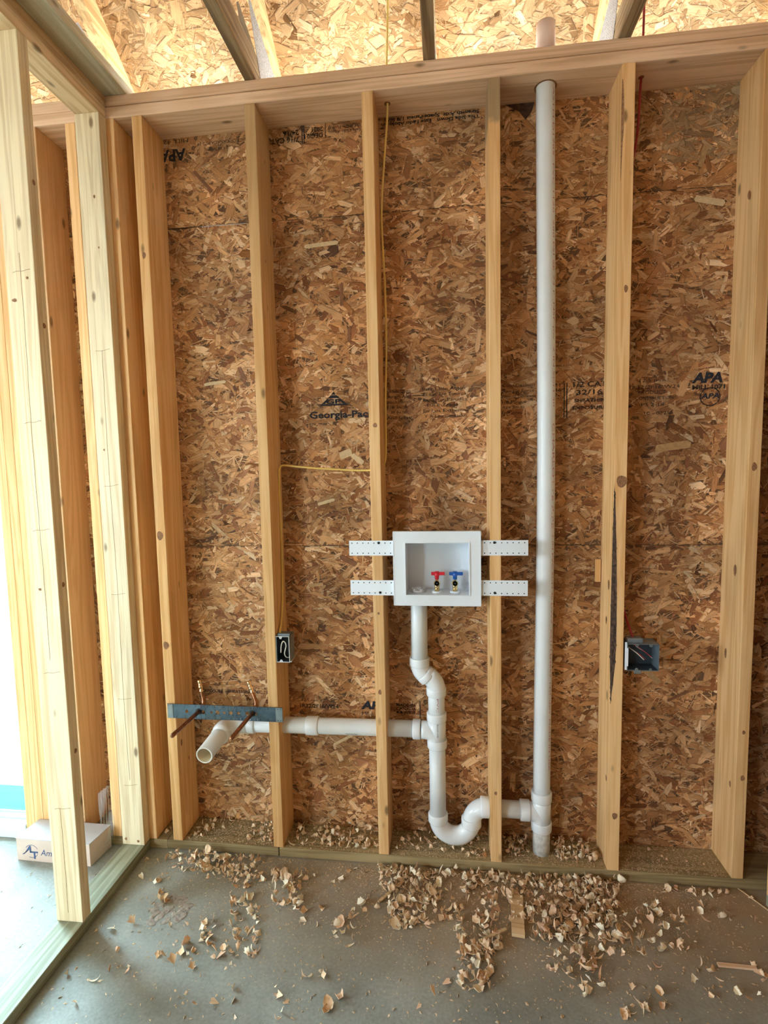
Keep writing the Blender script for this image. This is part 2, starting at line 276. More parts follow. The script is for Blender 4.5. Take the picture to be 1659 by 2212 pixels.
PAL=np.array([(.80,.52,.28),(.72,.44,.215),(.66,.37,.165),(.58,.31,.13),(.50,.25,.10),(.42,.19,.075),(.32,.125,.05),(.22,.08,.03),(.10,.035,.016),(.92,.70,.44)])
PW=np.array([.14,.15,.15,.14,.13,.11,.08,.04,.012,.085]); PW=PW/PW.sum()
def strands(a0,a1,b0,b1,dens,pal_shift=0,scale=1.0,tilt=.03):
    """flat flakes in plane (a,b) with small depth c; returns V(n*6,3), tone, uv"""
    n=int((a1-a0)*(b1-b0)*dens); ca=NR.uniform(a0,a1,n); cb=NR.uniform(b0,b1,n)
    L=NR.lognormal(math.log(.046),.50,n)*scale; Wd=np.clip(L*NR.uniform(.12,.42,n),.0025,.022*scale)
    big=NR.random(n)<.10; Wd[big]*=1.7; L[big]*=1.35; L=np.clip(L,.012,.12*scale)
    sl=NR.random(n)<.50; Wd[sl]=NR.uniform(.0012,.0042,sl.sum())
    th=NR.normal(0,.62,n); m_=NR.random(n)<.28; th[m_]=NR.uniform(-1.57,1.57,m_.sum())
    t1=NR.uniform(.55,1,n); t2=NR.uniform(.55,1,n); k1=NR.uniform(-.5,.5,n); k2=NR.uniform(-.5,.5,n); w1=NR.uniform(.3,1,n); w2=NR.uniform(.3,1,n)
    u_=np.stack([-L/2,-L/2*t1,L/2*t2,L/2,L/2*t2*NR.uniform(.8,1,n),-L/2*t1*NR.uniform(.8,1,n)],1)
    v_=np.stack([k1*Wd/2,-Wd/2*w1,-Wd/2*w2,k2*Wd/2,Wd/2,Wd/2],1)
    c,s=np.cos(th)[:,None],np.sin(th)[:,None]
    c,s=np.cos(th)[:,None],np.sin(th)[:,None]
    A=ca[:,None]+u_*c-v_*s; B=cb[:,None]+u_*s+v_*c
    ta=NR.normal(0,tilt,n)[:,None]; tb=NR.normal(0,tilt,n)[:,None]
    C=NR.uniform(.0002,.0016,n)[:,None]+(A-ca[:,None])*ta*.7+(B-cb[:,None])*tb
    C=np.clip(C,-.0006,.0026); A=np.clip(A,a0,a1); B=np.clip(B,b0,b1)
    idx=NR.choice(len(PAL),n,p=PW); tone=(PAL[idx]*.84+.16*np.array((.60,.345,.155)))*np.array((1.0,.90,.86))*NR.uniform(.82,1.15,(n,1)); 
    if pal_shift: tone=tone*(1-pal_shift)+pal_shift*np.array((.74,.42,.18))
    tone=np.concatenate([tone,np.ones((n,1))],1)
    global EDGE; EDGE=np.stack([u_/(L[:,None]/2),v_/(Wd[:,None]/2)],2).reshape(-1,2)
    ou=NR.uniform(0,50,(n,1)); uv=np.stack([u_+ou,v_+ou],2)
    return A,B,C,tone,uv
def strand_obj(name,parent,mat,plane,a0,a1,b0,b1,dens,**k):
    A,B,C,tone,uv=strands(a0,a1,b0,b1,dens,**k); V=plane(A,B,C).reshape(-1,3); F=np.arange(len(V)).reshape(-1,6)
    o=mesh_np(name,V,F,mat,parent,6,tone,uv.reshape(-1,2)); o['kind']='stuff'; return o
def P_wall(A,B,C): return np.stack([A,.1406-C,B],-1)
# ------------------------------------------------------------------ room
S=.4064; ZT=2.695; ZP=2.771; YB=.1404
fl=box('floor',-4.2,4.2,-5.2,.155,-.12,0,concrete); tag(fl,kind='structure')
gd=box('ground',-30,30,.156,40,-.5,-.22,gravel); tag(gd,kind='structure')
gd=box('ground',-30,-4.21,-30,.155,-.5,-.22,gravel); tag(gd,kind='structure')
gd=box('ground',-4.2,30,-30,-5.21,-.5,-.22,gravel); tag(gd,kind='structure')
wb=empty('wall_back'); tag(wb,'open exterior wall framing of bare studs backed with strand board',kind='structure')
studs={}
def stud(x0,xt,y0,y1,mat,label,parent=wb,z0=.038,z1=ZT,w=.038,bev=.0022,name='stud'):
    bm=bmesh.new(); add_box(bm,x0,x0+w,y0,y1,z0,z1,bev,2,dx=xt-x0)
    o=obj(name,bm,mat,parent); 
    if label:o['label']=label
    return o
studs['A']=stud(.006,.004,0,YB,wood_z,'stud at the left end of the copper stub bracket')
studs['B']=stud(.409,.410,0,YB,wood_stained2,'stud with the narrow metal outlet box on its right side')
studs['C']=stud(.812,.810,0,YB,wood_z,'stud just left of the white washer box')
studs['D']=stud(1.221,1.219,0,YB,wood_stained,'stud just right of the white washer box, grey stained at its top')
studs['F']=stud(2.031,2.037,0,YB,wood_z,'wide pale stud at the far right of the open bays')
stud(-.100,-.101,0,YB,wood_z,'backing stud right of the partition end stud')
stud(-.246,-.247,0,YB,wood_z,'backing stud left of the partition end stud')
stud(-.399,-.398,0,YB,wood_or,'broad orange toned stud seen between the two pale partition studs')
for k in range(3): stud(-.620+k*.0388,-.620+k*.0388,0,YB,wood_z,['outer of the three studs beside the door','middle one of the three studs beside the door','inner of the three studs beside the door'][k])
for k in (1,2): stud(2.031+S*k,2.031+S*k,0,YB,wood_z,None)
for x in (-1.70,-2.1,-2.5,-2.9,-3.3,-3.7): stud(x,x,0,YB,wood_z,None)
# stud E with the bark pocket
def stud_e():
    x0,x1=1.623,1.6625; zs=[.038]+list(np.linspace(.62,1.42,34))+[1.9,2.35,2.45,2.5,2.55,2.6,2.65,ZT]
    bm=bmesh.new(); rings=[]; barkL=[]
    def prof(z):
        if .645<z<1.397:
            t=(z-.645)/(1.397-.645); w=(math.sin(math.pi*min(t*1.7,.5)) if t<.3 else math.cos((t-.3)/.7*math.pi/2)**.8)
            return .0155*w+.0004*math.sin(z*90),.017*w
        if 2.40<z<2.68: t=(z-2.40)/.28; w=math.sin(math.pi*t); return .008*w,.004*w
        return 0.0009,.0009
    for z in zs:
        a,b=prof(z); xl=x0+(.005)*(z-.038)/2.66; xr=x1+.005*(z-.038)/2.66
        pts=[(xl+a,0),(xr-.002,0),(xr,.002),(xr,YB),(xl,YB),(xl,b),(xl+a*.62+.0004,b*.62+.0004)]
        rings.append([bm.verts.new((px,py,z)) for px,py in pts])
    for i in range(len(zs)-1):
        for k in range(7):
            f_=bm.faces.new((rings[i][k],rings[i][(k+1)%7],rings[i+1][(k+1)%7],rings[i+1][k]))
            zc=(zs[i]+zs[i+1])/2
            if k in (5,6): f_.material_index=1 if .65<zc<1.40 else 2 if 2.40<zc<2.66 else 0
    bm.faces.new(rings[0][::-1]); bm.faces.new(rings[-1])
    o=obj('stud',bm,[wood_z,bark_m,knot_m],wb); o['label']='stud with a long dark bark pocket down its left front edge'
    # rough bark lumps in the pocket
    bm=bmesh.new()
    for i in range(170):
        z=R_.uniform(.66,1.385); a,b=prof(z); t=R_.random(); s=R_.uniform(.0012,.0036)
        c=Vector((x0+.005*(z-.038)/2.66+a*(1-t)+.0004,b*t+.0006,z)); 
        mt=Matrix.Translation(c)@Matrix.Rotation(R_.uniform(0,6),4,'Z')@Matrix.Diagonal((s,s*.6,s*R_.uniform(1.5,4),1))
        bmesh.ops.create_icosphere(bm,subdivisions=1,radius=.8,matrix=mt)
    b_=obj('bark',bm,bark_m,o); b_['label']='dark rough bark'
    return o
studs['E']=stud_e()
def knot(st,x,y,z,rx,rz,face='f'):
    bm=bmesh.new(); n=14; 
    for (s,d) in ((1,0.0003),(.6,.0007),(.28,.0009)):
        vs=[]
        for k in range(n):
            a=2*math.pi*k/n; q=s*(1+.08*math.sin(3*a+x*50)); dx=math.cos(a)*rx*q; dz=math.sin(a)*rz*q
            vs.append(bm.verts.new((x+dx,y-d,z+dz) if face=='f' else (x+d,y+dx,z+dz) if face=='r' else (x-d,y+dx,z+dz)))
        f_=bm.faces.new(vs); 
    o=obj('knot',bm,knot_m,st); return o
for st,x,z,rx,rz in [('E',1.648,1.405,.017,.020),('C',.832,1.612,.0075,.008),('A',.022,1.232,.012,.017),('A',.021,.816,.011,.015),('C',.829,.66,.006,.010),('A',.022,2.23,.007,.012),('E',1.650,2.02,.006,.012),('E',1.645,.24,.009,.012),('F',2.052,1.445,.008,.014),('F',2.054,.40,.007,.010),('F',2.052,.56,.005,.007),('D',1.238,.30,.005,.007),('C',.830,.95,.004,.005)]:
    knot(studs[st],x,-.0002,z,rx,rz)
for st,x,y,z,rx,rz in [('A',.0440,.03,.42,.006,.014),('A',.044,.08,.33,.004,.008),('B',.4475,.05,2.2,.006,.012),('B',.4475,.08,2.55,.005,.012)]: knot(studs[st],x,y,z,rx,rz,'r')
for y,z,rx,rz in [(.05,1.1,.007,.02),(.09,.80,.006,.018),(.05,2.3,.006,.014),(.03,.36,.005,.012)]: knot(studs['F'],2.031,y,z,rx,rz,'l')
for y,z,rx,rz in [(.04,1.05,.006,.018),(.06,.92,.005,.015),(.03,.36,.007,.012)]: knot(studs['E'],1.6235,y,z,rx,rz,'l')
# plates
for x0,x1,lab in [(-.02,.428,'treated sill plate left of the joint'),(.431,3.4,'treated sill plate right of the joint'),(-.62,-.1805,None)]:
    bm=bmesh.new(); add_box(bm,x0,x1,-.001,.1405,.0015,.038,.002,1)
    o=obj('bottom_plate',bm,treat_x,wb); 
    if lab:o['label']=lab
o=box('bottom_plate',-.185,-.021,.0005,.1405,.0015,.038,treat_x,wb)
bm=bmesh.new(); add_box(bm,-3.95,3.4,-.0005,.1405,ZT,ZT+.038,.003,2); obj('top_plate',bm,wood_x,wb)
bm=bmesh.new(); add_box(bm,-.0905,3.4,.0015,.1405,ZT+.0412,ZP,.003,2); obj('top_plate',bm,wood_x,wb)
bm=bmesh.new(); add_box(bm,-3.95,-.1865,0,.1405,ZT+.0386,ZP,.0022,2); obj('top_plate',bm,wood_x,wb)
# door header
o=box('header',-1.70,-.62,0,YB,2.15,2.69,wood_x,wb)
# sheathing
def sheath(x0,x1,z0,z1,dens=3900,vis=True,label=None,**k):
    p=box('sheathing_panel',x0,x1,.1408,.1515,z0,z1,osb_base,wb); 
    if label:p['label']=label
    if vis: strand_obj('wood_strands',p,strand,P_wall,x0,x1,z0,z1,dens*2.2,**k)
    return p
seam_blk=box('seam_light_block',-.62,4.1,.1525,.1535,-.1,2.372,foamcore,wb); seam_blk=box('seam_light_block',.345,4.1,.1525,.1535,2.3725,2.77,foamcore,wb); seam_blk=box('seam_light_block',-.62,.17,.1525,.1535,2.3725,2.77,foamcore,wb)  # dark sheets added behind the board seams to stop light leaking through
low=sheath(-.62,2.6,-.06,1.1713,label='lowest strand board panel'); mid=sheath(-.62,2.6,1.1725,2.3745,label='middle strand board panel with the long stamped text')
upl=sheath(-.62,.428,2.3775,2.77,label='upper left strand board strip with upside down stamp',pal_shift=.12)
upr=sheath(.430,2.6,2.3757,2.77,label='upper right strand board strip',pal_shift=.12)
for a in ((2.601,4.1,-.06,2.77),(-4.1,-1.62,-.06,2.77),(-1.62,-.62,2.13,2.77)): sheath(*a,vis=False)
# weathered grey patch at the top right bay: thin worn veneer of strands
A_,B_,C_,tone_,uv_=strands(1.80,2.04,2.46,2.72,5200); tone_[:,:3]=tone_[:,:3]*.45+np.array((.20,.155,.09)); C_=C_+.0012
V_=P_wall(A_,B_,C_).reshape(-1,3); o=mesh_np('weathered_strands',V_,np.arange(len(V_)).reshape(-1,6),strand,upr,6,tone_,uv_.reshape(-1,2)); o['kind']='stuff'; o['label']='greyish weathered strands in the top right bay'
# long odd flakes
def long_flake(par,x,z,L,w,ang,col):
    c,s=math.cos(ang),math.sin(ang); bm=bmesh.new(); P=[(-L/2,-w*.2),(-L*.44,-w/2),(L*.45,-w*.45),(L/2,w*.1),(L*.42,w/2),(-L*.46,w*.4)]
    bot=[bm.verts.new((x+a*c-b*s,.1376,z+a*s+b*c)) for a,b in P]; top=[bm.verts.new((v.co.x,.1366-.0004*(i%2),v.co.z)) for i,v in enumerate(bot)]
    bm.faces.new(top)
    for i in range(6): bm.faces.new((bot[i],bot[(i+1)%6],top[(i+1)%6],top[i]))
    o=obj('wood_strand',bm,flk[col],par)
flk=[simple('strand_red_brown',(.27,.11,.045),.7,noise=.3,nscale=100),simple('strand_cream',(.74,.55,.32),.7,noise=.2,nscale=100),simple('strand_tan',(.55,.33,.15),.7,noise=.3,nscale=100)]
for a in [(upl,.190,2.535,.105,.013,-.87,0),(mid,.70,2.10,.085,.012,1.5,0),(mid,.725,1.955,.055,.013,1.5,0),(mid,.700,1.52,.05,.03,.3,1),(mid,.745,1.50,.055,.02,-.7,1),(low,.70,1.115,.07,.022,-.5,0),(low,.57,1.02,.06,.014,.1,2),(upr,1.93,2.475,.075,.018,1.3,2),(mid,1.955,2.33,.10,.022,-.25,1),(low,.66,.40,.09,.012,.5,1),(mid,1.86,1.52,.12,.028,.1,2),(low,1.90,.62,.085,.010,.5,0),(low,1.80,.70,.10,.022,-.75,2),(mid,.20,1.80,.09,.012,.1,1),(mid,.62,1.34,.07,.012,.25,1),(low,.28,.42,.10,.018,.1,1),(mid,.63,2.28,.13,.016,.05,1),(mid,1.04,2.06,.09,.010,.2,0),(low,.98,.70,.08,.012,-.3,2),(mid,1.36,1.26,.07,.010,-.1,2)]: long_flake(*a)
# stamps on the boards
def st(par,s,x,z,h,**k): 
    o=stamp('stamp',s,x,z,h,par,k.pop('mat',ink),**k); return o
# maker's triangle
bm=bmesh.new(); X,Z,y=.660,1.700,.1375
def tri(ps): bm.faces.new([bm.verts.new((a,y,b)) for a,b in ps])
tri([(X-.009,Z+.040),(X+.009,Z+.040),(X+.0005,Z+.052)]); tri([(X-.023,Z+.027),(X+.023,Z+.027),(X+.011,Z+.038),(X-.011,Z+.038)]); tri([(X-.054,Z),(X+.054,Z),(X+.048,Z+.006),(X-.048,Z+.006)])
tri([(X-.047,Z+.0065),(X-.034,Z+.0065),(X-.0195,Z+.025),(X-.0245,Z+.025)]); tri([(X+.034,Z+.0065),(X+.047,Z+.0065),(X+.0245,Z+.025),(X+.0195,Z+.025)])
o=obj('stamp',bm,ink_k,mid); o['label']='black triangle emblem stamped on the board'
st(mid,'GP',.629,1.7075,.0165,w=.060,bold=.0009,mat=ink_k); st(mid,'Georgia-Pacific',.566,1.655,.026,w=.272,bold=.0010,mat=ink_k)
for i,s in enumerate(['This Side Down','Strength Axis','Space Panels','1/8 Inch','At Ends','And Sides']):
    st(mid,s,[.848,.848,.852,.862,.872,.858][i],1.738-.0192*i,.0125,w=[.10,.10,.098,.072,.055,.088][i])
bm=bmesh.new(); add_box(bm,.955,.996,.1373,.1375,1.724,1.7265); obj('stamp',bm,ink,mid)
for i,s in enumerate(['Este Lado Abajo','El Eje De Fuerza','Espaciar Paneles','1/8 Pulgada','En Los Extremos','Y A Los Costados']):
    st(mid,s,[.990,.993,.993,1.008,.993,.996][i],1.742-.0196*i,.0125,w=[.155,.155,.158,.112,.165,.155][i])
for i,s in enumerate(['Cote Dessous','Axe De Force','Espacer Panneaux','1/8 Pouce','Aux Bouts','Et Cotes']):
    st(mid,s,1.276,1.744-.0192*i,.0115,w=[.115,.112,.118,.085,.078,.070][i])
st(mid,'21\n46\n2',1.456,1.738,.013,w=.026); 
bm=bmesh.new(); add_box(bm,1.490,1.493,.1373,.1375,1.63,1.75); add_box(bm,1.499,1.502,.1373,.1375,1.63,1.75); obj('stamp',bm,ink_k,mid)
for i,s in enumerate(['1/2 CAT','32/16','SHEATHING','EXPOSURE 1']): st(mid,s,[1.522,1.532,1.525,1.520][i],[1.735,1.708,1.682,1.657][i],[.019,.018,.012,.012][i],w=[.115,.090,.125,.130][i],bold=.0005)
bm=bmesh.new(); add_box(bm,1.668,1.705,.1373,.1375,1.6595,1.6625); vs=[bm.verts.new(q) for q in ((1.703,.1374,1.653),(1.722,.1374,1.661),(1.703,.1374,1.669))]; bm.faces.new(vs); obj('stamp',bm,ink_k,mid)
for i,s in enumerate(['12.5 mm','1R32/2F16 W24','PRODUCT','CONSTRUCTION','PS 2-18','10 - 0325']): st(mid,s,[1.745,1.712,1.742,1.732,1.752,1.762][i],[1.743,1.720,1.702,1.682,1.660,1.630][i],.0125,w=[.085,.165,.09,.125,.075,.085][i])
st(mid,'APA',1.915,1.735,.034,w=.100,bold=.0022,shear=.2,mat=ink_k); st(mid,'MILL 1071',1.918,1.712,.015,w=.105,bold=.0008); st(mid,'APA',1.945,1.680,.018,w=.062,bold=.001,shear=.2,mat=ink_k)
bm=bmesh.new(); rings=[]
for r_ in (.030,.034): rings.append([bm.verts.new((1.976+math.cos(a)*r_*1.0,.1374,1.686+math.sin(a)*r_*.95)) for a in np.linspace(0,2*math.pi,24,endpoint=False)])
for k in range(24): bm.faces.new((rings[0][k],rings[0][(k+1)%24],rings[1][(k+1)%24],rings[1][k]))
obj('stamp',bm,ink,mid)
# upside-down stamps near the top
st(upl,'APA',.128,2.655,.042,w=.105,bold=.002,flip=True,mat=ink_k); st(upl,'PRODUCT OF CANADA PS 2-18',.405,2.672,.012,w=.23,flip=True); st(upl,'11.0 mm',.290,2.650,.012,w=.075,flip=True); st(upl,'MILL 425',.140,2.690,.014,w=.11,flip=True)
st(upr,'7/16 CAT\n24/16',.560,2.658,.018,w=.105,flip=True,bold=.0006); st(upr,'DEC 21\n2021',.648,2.664,.016,w=.068,flip=True,bold=.0006)
bm=bmesh.new(); add_box(bm,.570,.573,.1373,.1375,2.634,2.70); add_box(bm,.577,.580,.1373,.1375,2.634,2.70); add_box(bm,.656,.658,.1373,.1375,2.645,2.70); obj('stamp',bm,ink_k,upr)
st(upr,'Este Lado Abajo\nEl Eje De Fuerza',.785,2.668,.011,w=.118,flip=True)
st(upr,'This Side Down   Este Lado Abajo\nStrength Axis  Space Panels 1/8 Inch',1.20,2.674,.012,w=.33,flip=True,bold=.0006)

# lower stamps (partly behind pipes)
st(low,'1R32/2F16/W24',.490,.527,.016,w=.155,bold=.0005); st(low,'12.5 mm  PS 2-18',.500,.552,.011,w=.13); st(low,'APA',.735,.530,.032,w=.105,bold=.002,shear=.15,mat=ink_k); st(low,'MILL 1071',.738,.507,.013,w=.10)
st(low,'MADE-IN\nCANADA\n4-8 WIDE',.872,.545,.0115,w=.078,bold=.0005); bm=bmesh.new(); add_box(bm,.963,.966,.1373,.1375,.50,.57); obj('stamp',bm,ink_k,low)
st(low,'EXPOSURE 1 SHEATHING DEC 21 2021',.085,.577,.013,w=.315,bold=.0004)
st(low,'This Side Down',-.060,.62,.012,w=.05); st(low,'Face\nCote Dessous\nEt Cotes',.118,.493,.013,w=.05)
# thin furring strip end visible behind E
box('shim_strip',1.604,1.6215,.128,.1375,1.04,1.122,wood_z,wb)
# ------------------------------------------------------------------ left partition
wl_=empty('wall_left'); tag(wl_,'open partition framing running toward the camera on the left',kind='structure')
PX0,PX1=-.1800,-.0905
def pbox(name,*a,mat,label=None,bev=.002):
    bm=bmesh.new(); add_box(bm,*a,bev,2); o=obj(name,bm,mat,wl_); 
    if label:o['label']=label
    return o
pbox('bottom_plate',PX0,PX1,-3.2,-.0015,.0015,.038,mat=treat_y,label='greenish treated sill plate of the partition')
s_end=pbox('stud',PX0,PX1,-.0395,-.0015,.0385,ZT,mat=wood_doorlit,label='pale end stud of the partition against the back wall')
s_near=pbox('stud',PX0-.001,PX1,-.384,-.346,.0385,ZT,mat=wood_doorlit,label='nearest partition stud with a centre seam and hammer marks')
for k in range(2,8): pbox('stud',PX0,PX1,-.384-S*(k-1),-.346-S*(k-1),.0385,ZT,mat=wood_doorlit)
pbox('top_plate',PX0,PX1,-3.2,-.0015,ZT+.0003,ZT+.038,mat=wood_y)
pbox('top_plate',PX0,PX1,-3.2,.1395,ZT+.0385,ZP,mat=wood_y)
pbox('backer_board',-.19,-.012,-3.2,.139,ZP+.0005,ZP+.038,mat=pale_x,label='wide pale backing board lying on the partition top plate')
def seam(st_,x,y,z0,z1,segs):
    bm=bmesh.new(); zs=np.linspace(z0,z1,segs); pts=[Vector((x+.0018*math.sin(z*7+x*90)+.0006*math.sin(z*43),y,z)) for z in zs]; sweep(bm,pts,.0005,4); obj('crack',bm,knot_m,st_)
seam(s_near,-.136,-.3843,.9,2.1,30); seam(s_near,-.140,-.3843,.07,.42,10); seam(s_end,-.135,-.0398,.3,1.9,30)
for z in (2.05,1.62,1.30,.86,.42):
    bm=bmesh.new(); sweep(bm,[Vector((-.136+.012*t,-.3844,z-.0012*math.sin(t*2.2)+.001*t)) for t in np.linspace(-1.9,2.6,9)],.0005,4); obj('crack',bm,knot_m,s_near)
for z in (1.9,1.42,1.02,.62,.28):
    bm=bmesh.new(); sweep(bm,[Vector((-.136+.012*t,-.0399,z-.0015*math.cos(t*1.2)+.001*t)) for t in np.linspace(-1.9,2.6,9)],.0005,4); obj('crack',bm,knot_m,s_end)
for x,y,z,rx,rz in [(-.125,-.0401,2.42,.004,.006),(-.12,-.0401,2.25,.003,.004),(-.15,-.0401,1.55,.003,.004),(-.165,-.0401,.062,.004,.006),(-.115,-.0401,.055,.005,.005)]: knot(s_end,x,y,z,rx,rz)
for x,z,rx,rz in [(-.16,1.97,.008,.005),(-.115,2.03,.004,.004),(-.15,1.12,.005,.004)]: knot(s_near,x,-.3844,z,rx,rz)
for z in (2.30,1.9,1.13,.60): knot(s_near,-.0902,-.362,z,.006,.008,'r')
# right partition
wr=empty('wall_right'); tag(wr,'dark partition framing at the right edge',kind='structure')
bm=bmesh.new(); add_box(bm,2.108,2.198,-.100,-.061,.0385,ZT,.002,2); obj('stud',bm,wood_z,wr)
for k in range(1,7):
    bm=bmesh.new(); add_box(bm,2.150,2.240,-.100-S*k,-.061-S*k,.0385,ZT,.002,2); obj('stud',bm,wood_z,wr)
bm=bmesh.new(); add_box(bm,2.108,2.198,-3.2,-.0605,.0015,.038,.002,1); obj('bottom_plate',bm,treat_y,wr)
bm=bmesh.new(); add_box(bm,2.15,2.24,-3.2,-.003,ZT,ZP,.002,1); obj('top_plate',bm,wood_y,wr)
o=box('board_panel',2.241,2.253,-3.2,-.003,0,2.9,panel_m,wr)
# outer shell that the camera does not see
def shell(name,bxs):
    bm=bmesh.new()
    for b in bxs: add_box(bm,*b)
    o=obj(name,bm,panel_m); tag(o,kind='structure')
shell('wall_west',[(-4.15,-4.0,-5.2,.15,0,1.2),(-4.15,-4.0,-5.2,.15,2.3,2.8),(-4.15,-4.0,-2.1,.15,1.2,2.3),(-4.15,-4.0,-5.2,-3.3,1.2,2.3)])
shell('wall_east',[(4.0,4.15,-5.2,.15,0,2.8)])
shell('wall_front',[(-4.0,-2.85,-5.15,-5.0,0,2.8),(-2.85,-1.75,-5.15,-5.0,2.3,2.8),(-2.85,-1.75,-5.15,-5.0,0,1.2),(-1.75,4.0,-5.15,-5.0,0,2.8)])
# gable ends
def gable(name,x0,x1):
    bm=bmesh.new(); pr=[(.14,2.8),(.14,3.12),(-2.4,5.02),(-5.1,3.0),(-5.1,2.8)]
    a=[bm.verts.new((x0,y,z)) for y,z in pr]; b=[bm.verts.new((x1,y,z)) for y,z in pr]; bm.faces.new(a); bm.faces.new(b[::-1])
    for i in range(5): bm.faces.new((a[i],b[i],b[(i+1)%5],a[(i+1)%5]))
    o=obj(name,bm,panel_m); tag(o,kind='structure')
gable('wall_gable_west',-4.1,-4.05); gable('wall_gable_east',4.05,4.1)
# ------------------------------------------------------------------ roof and trusses
SL=.75; cs=1/math.sqrt(1+SL*SL)
def zdeck(y): return 3.0-SL*(y-.3)
roof=empty('ceiling'); tag(roof,'underside of the roof with strand board deck and trusses',kind='structure')
def slab(x0,x1,ya,yb,parent,mat,name='roof_panel',t=.011):
    bm=bmesh.new(); vs=[]
    for x in (x0,x1):
        for y,dz in ((ya,0),(yb,0),(yb,t/cs),(ya,t/cs)): vs.append(bm.verts.new((x,y,zdeck(y)+dz)))
    for q in ((3,2,1,0),(4,5,6,7),(0,1,5,4),(1,2,6,5),(2,3,7,6),(3,0,4,7)): bm.faces.new([vs[i] for i in q])
    return obj(name,bm,mat,parent)
def P_roof(A,B,C): # B measured along slope from y=.62 upward
    y=.62-B*cs; z=zdeck(y); return np.stack([A,y-C*SL*cs,z-C*cs+.0004],-1)
roof_base=simple('roof_board_core',(.52,.30,.14),.8,noise=.3,nscale=60); rp=slab(-4.2,4.2,.62,-.35,roof,roof_base); strand_obj('wood_strands',rp,strand_roof,P_roof,-1.0,2.9,.25,.95,7500,pal_shift=.55,scale=1.2)
slab(-4.2,4.2,-.352,-2.6,roof,panel_m)
bm=bmesh.new(); vs=[]
for x in (-4.2,4.2):
    for y,z in ((-2.6,zdeck(-2.6)),(-5.7,2.8),(-5.7,2.815),(-2.6,zdeck(-2.6)+.015)): vs.append(bm.verts.new((x,y,z)))
for q in ((3,2,1,0),(4,5,6,7),(0,1,5,4),(1,2,6,5),(2,3,7,6),(3,0,4,7)): bm.faces.new([vs[i] for i in q])
obj('roof_panel',bm,panel_m,roof)
def truss(x,label=None,dx=0):
    t=empty('truss',roof); 
    if label:t['label']=label
    h=.0762/2 if False else .019
    bm=bmesh.new(); add_box(bm,x-h,x+h,-5.0,.135,ZP+.0012,ZP+.090,.002,1,0); 
    if dx:
        for v in bm.verts: v.co.x+= dx*(v.co.y/-.3)
    # cut outer end to the slope
    for v in bm.verts:
        if v.co.y>.1 and v.co.z>ZP+.04: v.co.y=.30
        elif v.co.y>.1: v.co.y=.135
    obj('bottom_chord',bm,[truss_dk],t)
    bm=bmesh.new(); d=.111
    vs=[]
    for xx in (x-h,x+h):
        for y,o_ in ((.60,-.0008),(-2.6,-.0008),(-2.6,-d),(.60,-d)): vs.append(bm.verts.new((xx,y,zdeck(y)+o_)))
    for q in ((3,2,1,0),(4,5,6,7),(0,1,5,4),(1,2,6,5),(2,3,7,6),(3,0,4,7)): bm.faces.new([vs[i] for i in q])
    if dx:
        for v in bm.verts: v.co.x+= dx*(v.co.y/-.3)
    obj('top_chord',bm,truss_y,t)
    for s in (-1,1):
        X=x+s*(h+.0007); bm=bmesh.new(); ps=[(.065,2.79),(.25,2.80),(.21,2.925),(-.02,3.0),(-.035,2.985),(-.01,2.93)]
        a=[bm.verts.new((X,y,z)) for y,z in ps]; b=[bm.verts.new((X+s*.001,y,z)) for y,z in ps]; bm.faces.new(a); bm.faces.new(b[::-1])
        for i in range(6): bm.faces.new((a[i],a[(i+1)%6],b[(i+1)%6],b[i]))
        obj('truss_plate',bm,tplate,t)
    return t
for i,x in enumerate([-3.225,-2.616,-2.006,-1.397,-.787,-.178,.432,1.032,1.635,2.244,2.85,3.46]):
    lab={5:'roof truss over the left partition',6:'roof truss above the left bays',7:'roof truss end on above the washer box',8:'roof truss above the right bays'}.get(i)
    truss(x,lab)
# ------------------------------------------------------------------ patio door
dr=empty('door_1'); tag(dr,'pale vinyl patio door sill and glass at the left edge',kind='structure')
def db(name,*a,mat=vinyl,bev=.003): 
    bm=bmesh.new(); add_box(bm,*a,bev,2); return obj(name,bm,mat,dr)
db('sill',-1.62,-.623,-.002,.15,.001,.062); db('track',-1.62,-.623,.03,.045,.062,.085,mat=vinyl); db('sash_rail',-1.60,-.625,.06,.10,.075,.150,mat=vinyl2); db('sash_rail',-1.60,-.625,.056,.104,.150,.185,mat=vinyl2); db('glazing_bead',-1.60,-.625,.054,.106,.186,.205)
db('frame',-.665,-.623,.105,.15,.062,2.12); db('frame',-1.62,-1.58,.02,.15,.062,2.12); db('frame',-1.62,-.623,.02,.15,2.09,2.13)
o=db('glass',-1.58,-.665,.078,.084,.205,2.09,mat=glass,bev=0)
# loose blue film hanging along the jamb
bm=bmesh.new(); P=[(1.60,-.690,-.628),(1.30,-.700,-.628),(1.10,-.70,-.629),(.90,-.695,-.630),(.75,-.690,-.631),(.64,-.682,-.632),(.58,-.668,-.634)]; pv=None
for z,a,b in P:
    cur=[bm.verts.new((a,.055+.004*math.sin(z*9),z)),bm.verts.new(((a+b)/2,.048,z)),bm.verts.new((b,.056,z))]
    if pv:
        for k in range(2): bm.faces.new((pv[k],pv[k+1],cur[k+1],cur[k]))
    pv=cur
obj('protective_film',bm,film_c,dr,smooth=True)
# ------------------------------------------------------------------ plumbing
Y=.07; RP=.0302
pl=empty('drain_plumbing',loc=(1.409,Y,0)); tag(pl,'white PVC washer drain with P trap joined to the tall vent stack','pipe')
bpy.context.view_layer.update()
def keep(o): o.location=tuple(-c for c in o.parent.location); return o
def prt(o): keep(o); o['kind']='stuff'; return o
def pt(name,pts,rad,mat=pvc,seg=36,label=None):
    o=keep(tube(name,pts,rad,mat,pl,seg)); 
    if label:o['label']=label
    return o
